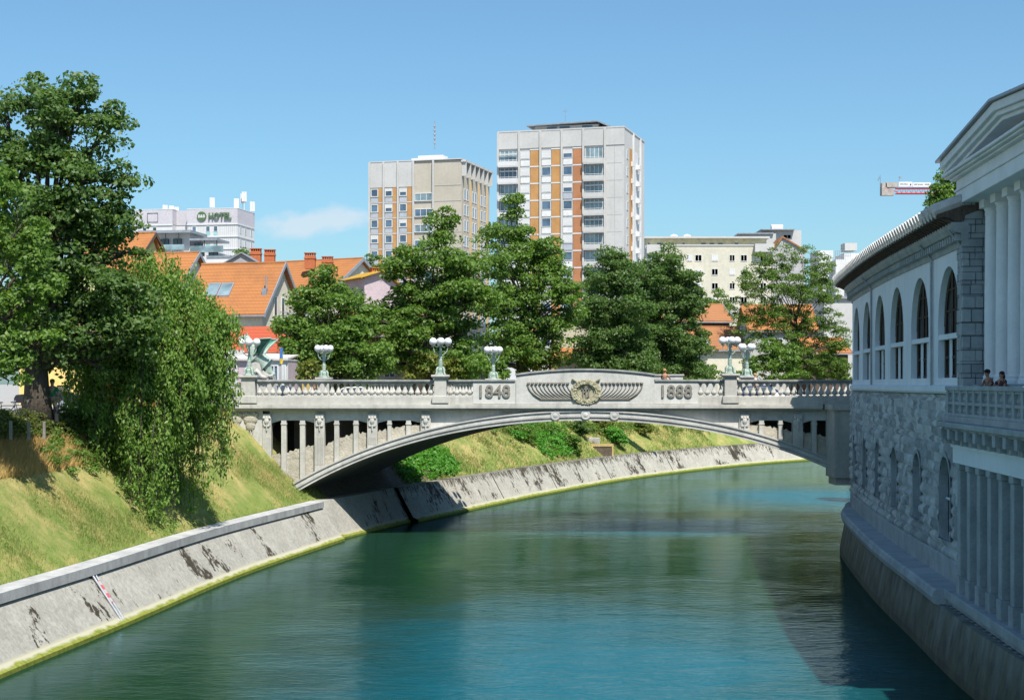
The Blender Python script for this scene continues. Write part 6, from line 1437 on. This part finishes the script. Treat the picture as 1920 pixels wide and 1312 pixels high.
# posts and rail by the hedge, bollard
for k, (px, Yd, lb) in enumerate(((20,64,'short weathered wooden post at the far left of the hedge'),(54,65,'short weathered wooden post beside the big trunk'),(83,67,'short weathered wooden post right of the big trunk, in front of the standing person'))):
    o = MB().add([], []); x_ = PX(px, Yd); z_ = PZ(808, Yd)-.35
    w_ = MB(); w_.prism([(x_-.06,z_),(x_+.06,z_),(x_+.05,z_+.72),(x_+.02,z_+.76),(x_-.05,z_+.74)], 'y', Yd-.06, Yd+.06); o = w_.build('wooden_post', M['hedgewood'], bevel=.01); tag(o, lb, 'post', 'wooden posts along the hedge')
bo = thing('bollard', 'dark grey bollard beside the person in the green shirt', 'bollard', (PX(106,70),70,7.35)); q = MB(); q.lathe([(.10,0),(.10,.62),(.12,.64),(.12,.70),(.06,.76)], (PX(106,70),70,7.35), 10); q.build('post', M['metal_dark'], bo)
# leaning bicycles by the hedge at far left
def make_bike(label, loc, rz):
    Mx = Matrix.Translation(loc) @ Matrix.Rotation(rz, 4, 'Z') @ Matrix.Rotation(R(8), 4, 'X'); t = thing('bicycle', label, 'bicycle', loc, 'bicycles parked behind the hedge')
    for x_ in (-.52, .52):
        q = MB(Mx); q.tube([(x_+.33*math.cos(a), 0, .34+.33*math.sin(a)) for a in np.linspace(0, 2*math.pi, 21)], .02, 5, False); wo = q.build('wheel', M['metal_dark'], t)
        q = MB(Mx)
        for a in np.linspace(0, math.pi, 7)[:-1]: q.tube([(x_+.32*math.cos(a),0,.34+.32*math.sin(a)),(x_-.32*math.cos(a),0,.34-.32*math.sin(a))], .004, 3)
        q.build('spokes', M['metal_grey'], wo)
    q = MB(Mx)
    for a, b_ in (((-.52,.34),(-.12,.30)),((-.12,.30),(.36,.80)),((-.20,.80),(.36,.80)),((-.52,.34),(-.20,.80)),((-.12,.30),(-.22,.92)),((.52,.34),(.36,.95))): q.tube([(a[0],0,a[1]),(b_[0],0,b_[1])], .018, 6)
    q.build('frame', M['metal_dark'], t); q = MB(Mx); q.ball((-.24,0,.94), .1, 8, 4, (1.3,.7,.35)); q.build('saddle', M['metal_dark'], t)
    q = MB(Mx); q.tube([(.30,-.26,.98),(.37,-.12,1.0),(.37,.12,1.0),(.30,.26,.98)], .014, 5); q.build('handlebar', M['metal_grey'], t)
make_bike('black bicycle at the far left behind the hedge', (PX(12,67.5),67.5,7.3), R(15)); make_bike('black bicycle parked just left of the big trunk', (PX(36,68.5),68.5,7.3), R(20))
# people
skin = pm('skin', (.50,.30,.21), (.44,.26,.18), 6, .55, fine=0); skin2 = pm('tanned_skin', (.40,.21,.13), (.34,.18,.11), 6, .55, fine=0)
fab = lambda n_, c: pm(n_, c, tuple(v*.7 for v in c), 5, .9, .3, 25, .01)
hairb = pm('dark_hair', (.03,.02,.015), rough=.6); hairbl = pm('blond_hair', (.45,.28,.10), rough=.6)
def make_person(label, loc, rz, H=1.75, top=None, bottom=None, hair=None, arms='down', skinm=None, shorts=True, hat=None, lean=0, shoes=None, longh=False, walk=.0):
    k = H/1.75; Mx = Matrix.Translation(loc) @ Matrix.Rotation(rz, 4, 'Z') @ Matrix.Scale(k, 4); t = thing('person', label, 'person', loc); sk = skinm or skin
    P_ = lambda x_, y_, z_: tuple(Mx @ Vector((x_, y_-lean*max(0, z_-.9), z_)))
    # faces -Y in local space
    N = [(P_(0,0,.95),.135*k),(P_(0,0,1.12),.125*k),(P_(0,0,1.30),.15*k),(P_(0,.0,1.43),.10*k),(P_(0,-.01,1.50),.052*k),(P_(0,-.02,1.58),.085*k),(P_(0,-.015,1.68),.095*k),(P_(0,0,1.74),.05*k)]
    E_ = [(0,1),(1,2),(2,3),(3,4),(4,5),(5,6),(6,7)]
    for s_ in (-1, 1):
        wy = s_*walk
        i = len(N); N += [(P_(s_*.10,0,.88),.105*k),(P_(s_*.11,-wy*.5,.50),.068*k),(P_(s_*.11,-wy*.2+.02,.28),.058*k),(P_(s_*.11,-wy+.01,.08),.04*k),(P_(s_*.12,-wy-.13,.04),.035*k)]
        E_ += [(0,i),(i,i+1),(i+1,i+2),(i+2,i+3),(i+3,i+4)]
        if arms == 'down': A = [(.20,0,1.40,.06),(.25,.02,1.14,.042),(.26,-.06,.90,.032),(.26,-.08,.83,.03)]
        elif arms == 'waist': A = [(.20,0,1.40,.06),(.30,.03,1.16,.042),(.18,-.16,1.05,.032),(.10,-.20,1.04,.03)]
        else: A = [(.20,0,1.40,.06),(.27,-.15,1.20,.042),(.20,-.40,1.12,.032),(.12,-.46,1.12,.03)]
        i = len(N); N += [(P_(s_*a,b_,c),d*k) for a, b_, c, d in A]; E_ += [(3,i),(i,i+1),(i+1,i+2),(i+2,i+3)]
        hx, hy, hz = s_*A[-1][0], A[-1][1], A[-1][2]; hi = len(N)-1
        for f in range(5):
            fx = hx+(f-2)*.014*1; j = len(N)
            if arms == 'down':
                N += [(P_(hx+(-s_)*.012 if f == 4 else hx, hy-.03+.016*f, hz-.05),.009*k),(P_(hx-s_*.01, hy-.035+.018*f-(.02 if f == 4 else 0), hz-(.10 if f < 4 else .07)+.008*abs(f-1.5)),.007*k)]
            else: N += [(P_(hx-s_*.03, hy-.02, hz+.02-.014*f),.009*k),(P_(hx-s_*.07, hy-.02, hz+.02-.015*f),.007*k)]
            E_ += [(hi,j),(j,j+1)]
    skinmesh('body', N, E_, sk, t, 1)
    q = MB(); 
    for s_ in (-1, 1): q.ball(P_(s_*.035,-.105,1.665), .011*k, 6, 4)
    q.ball(P_(0,-.125,1.625), .016*k, 6, 4, (.8,1,1.4)); 
    fo = q.build('face_features', hairb if True else sk, t) if False else None
    e = MB()
    for s_ in (-1, 1): e.ball(P_(s_*.034,-.108,1.665), .010*k, 6, 4)
    e.build('eyes', hairb, t); e = MB(); e.ball(P_(0,-.118,1.628), .016*k, 6, 5, (.8,1,1.5)); e.build('nose', sk, t); e = MB(); e.ball(P_(0,-.104,1.588), .022*k, 8, 4, (1,.4,.3)); e.build('mouth', pm('lips', (.35,.12,.10), fine=0), t)
    e = MB()
    for s_ in (-1, 1): e.ball(P_(s_*.095,0,1.645), .024*k, 6, 5, (.45,.8,1.2))
    e.build('ears', sk, t)
    if top:
        N = [(P_(0,0,.93),.150*k),(P_(0,0,1.12),.145*k),(P_(0,0,1.30),.170*k),(P_(0,0,1.44),.085*k)]; E_ = [(0,1),(1,2),(2,3)]
        for s_ in (-1, 1):
            i = len(N)
            b_ = (.24,.015,1.24) if arms == 'down' else ((.27,.02,1.25) if arms == 'waist' else (.25,-.09,1.28))
            N += [(P_(s_*.18,0,1.40),.078*k),(P_(s_*b_[0],b_[1],b_[2]),.066*k)]; E_ += [(2,i),(i,i+1)]
        skinmesh('shirt', N, E_, top, t, 1)
    if bottom:
        N = [(P_(0,0,.96),.148*k)]; E_ = []
        for s_ in (-1, 1):
            wy = s_*walk; i = len(N)
            if shorts: N += [(P_(s_*.10,0,.86),.122*k),(P_(s_*.11,-wy*.3,.60),.105*k)]; E_ += [(0,i),(i,i+1)]
            else: N += [(P_(s_*.10,0,.86),.118*k),(P_(s_*.11,-wy*.5,.50),.082*k),(P_(s_*.11,-wy*.9,.12),.065*k)]; E_ += [(0,i),(i,i+1),(i+1,i+2)]
        skinmesh('shorts' if shorts else 'trousers', N, E_, bottom, t, 1)
    h = MB(); h.ball(P_(0,.018,1.70), .108*k, 12, 8, (1,1.08,.85)); 
    if longh: h.ball(P_(0,.06,1.58), .10*k, 10, 7, (1,.6,1.4))
    h.build('hair', hair or hairb, t, smooth=True)
    if hat: h = MB(); h.ball(P_(0,.01,1.72), .115*k, 12, 6, (1,1.05,.75)); h.ball(P_(0,-.12,1.70), .09*k, 10, 4, (.9,1,.12)); h.build('cap', hat, t, smooth=True)
    for s_ in (-1, 1):
        h = MB(); h.ball(P_(s_*.12,-s_*walk-.05,.045), .055*k, 10, 6, (.9,2.3,.85)); h.build('shoe', shoes or M['white'], t, smooth=True)
    return t
make_person('person in green shirt and cream shorts standing right of the big trunk', (PX(98,70.5),70.5,7.40), R(10), 1.78, fab('green_shirt', (.03,.26,.10)), fab('cream_shorts', (.60,.50,.30)), hairb, hat=fab('straw_cap', (.45,.28,.14)))
make_person('person in an orange top and dark shorts by the arched shopfront, behind the leaves', (PX(177,79),79,7.40), R(-20), 1.72, fab('orange_top', (.70,.20,.03)), fab('grey_shorts', (.10,.10,.11)), hairb, 'waist', skin2, longh=True)
make_person('bare shouldered person with blond hair leaning on the parapet above the 1888 panel', (PX(1247,95.2),95.4,8.08), R(150), 1.80, None, fab('blue_shorts', (.05,.08,.2)), hairbl, 'front', skin2)
make_person('blond person in white walking behind the right balustrade beside the rear lamp', (PX(1416,103),103,7.97), R(90), 1.70, fab('white_top', (.7,.7,.7)), fab('beige_trousers', (.4,.35,.28)), hairbl, walk=.2, shorts=False)
make_person('person in a red orange top walking behind the left balustrade near the rear lamp', (PX(591,110),110,7.75), R(80), 1.74, fab('red_top', (.62,.12,.05)), fab('pink_shorts', (.5,.2,.18)), hairb, skinm=skin2, walk=.18)
make_person('person in white walking behind the left balustrade, close to the banner', (PX(563,111),111,7.7), R(-80), 1.66, fab('white_shirt', (.72,.70,.68)), fab('dark_trousers', (.06,.06,.08)), hairb, walk=.2, shorts=False)
lp = lambda u_, v_, z_: tuple(LM @ Vector((u_, v_, z_)))
make_person('person in a dark cap leaning on the market balcony rail', lp(3.9,-.02,7.98), R(-75), 1.44, fab('dusty_top', (.22,.13,.12)), fab('dark_shorts', (.05,.05,.07)), hairb, 'front', skin2, hat=fab('dark_cap', (.02,.02,.03)), lean=.2)
make_person('dark haired person beside the capped one on the market balcony', lp(5.0,.05,7.98), R(-60), 1.38, fab('maroon_top', (.12,.05,.06)), fab('black_shorts', (.04,.04,.05)), hairb, 'front', skin2, longh=True)
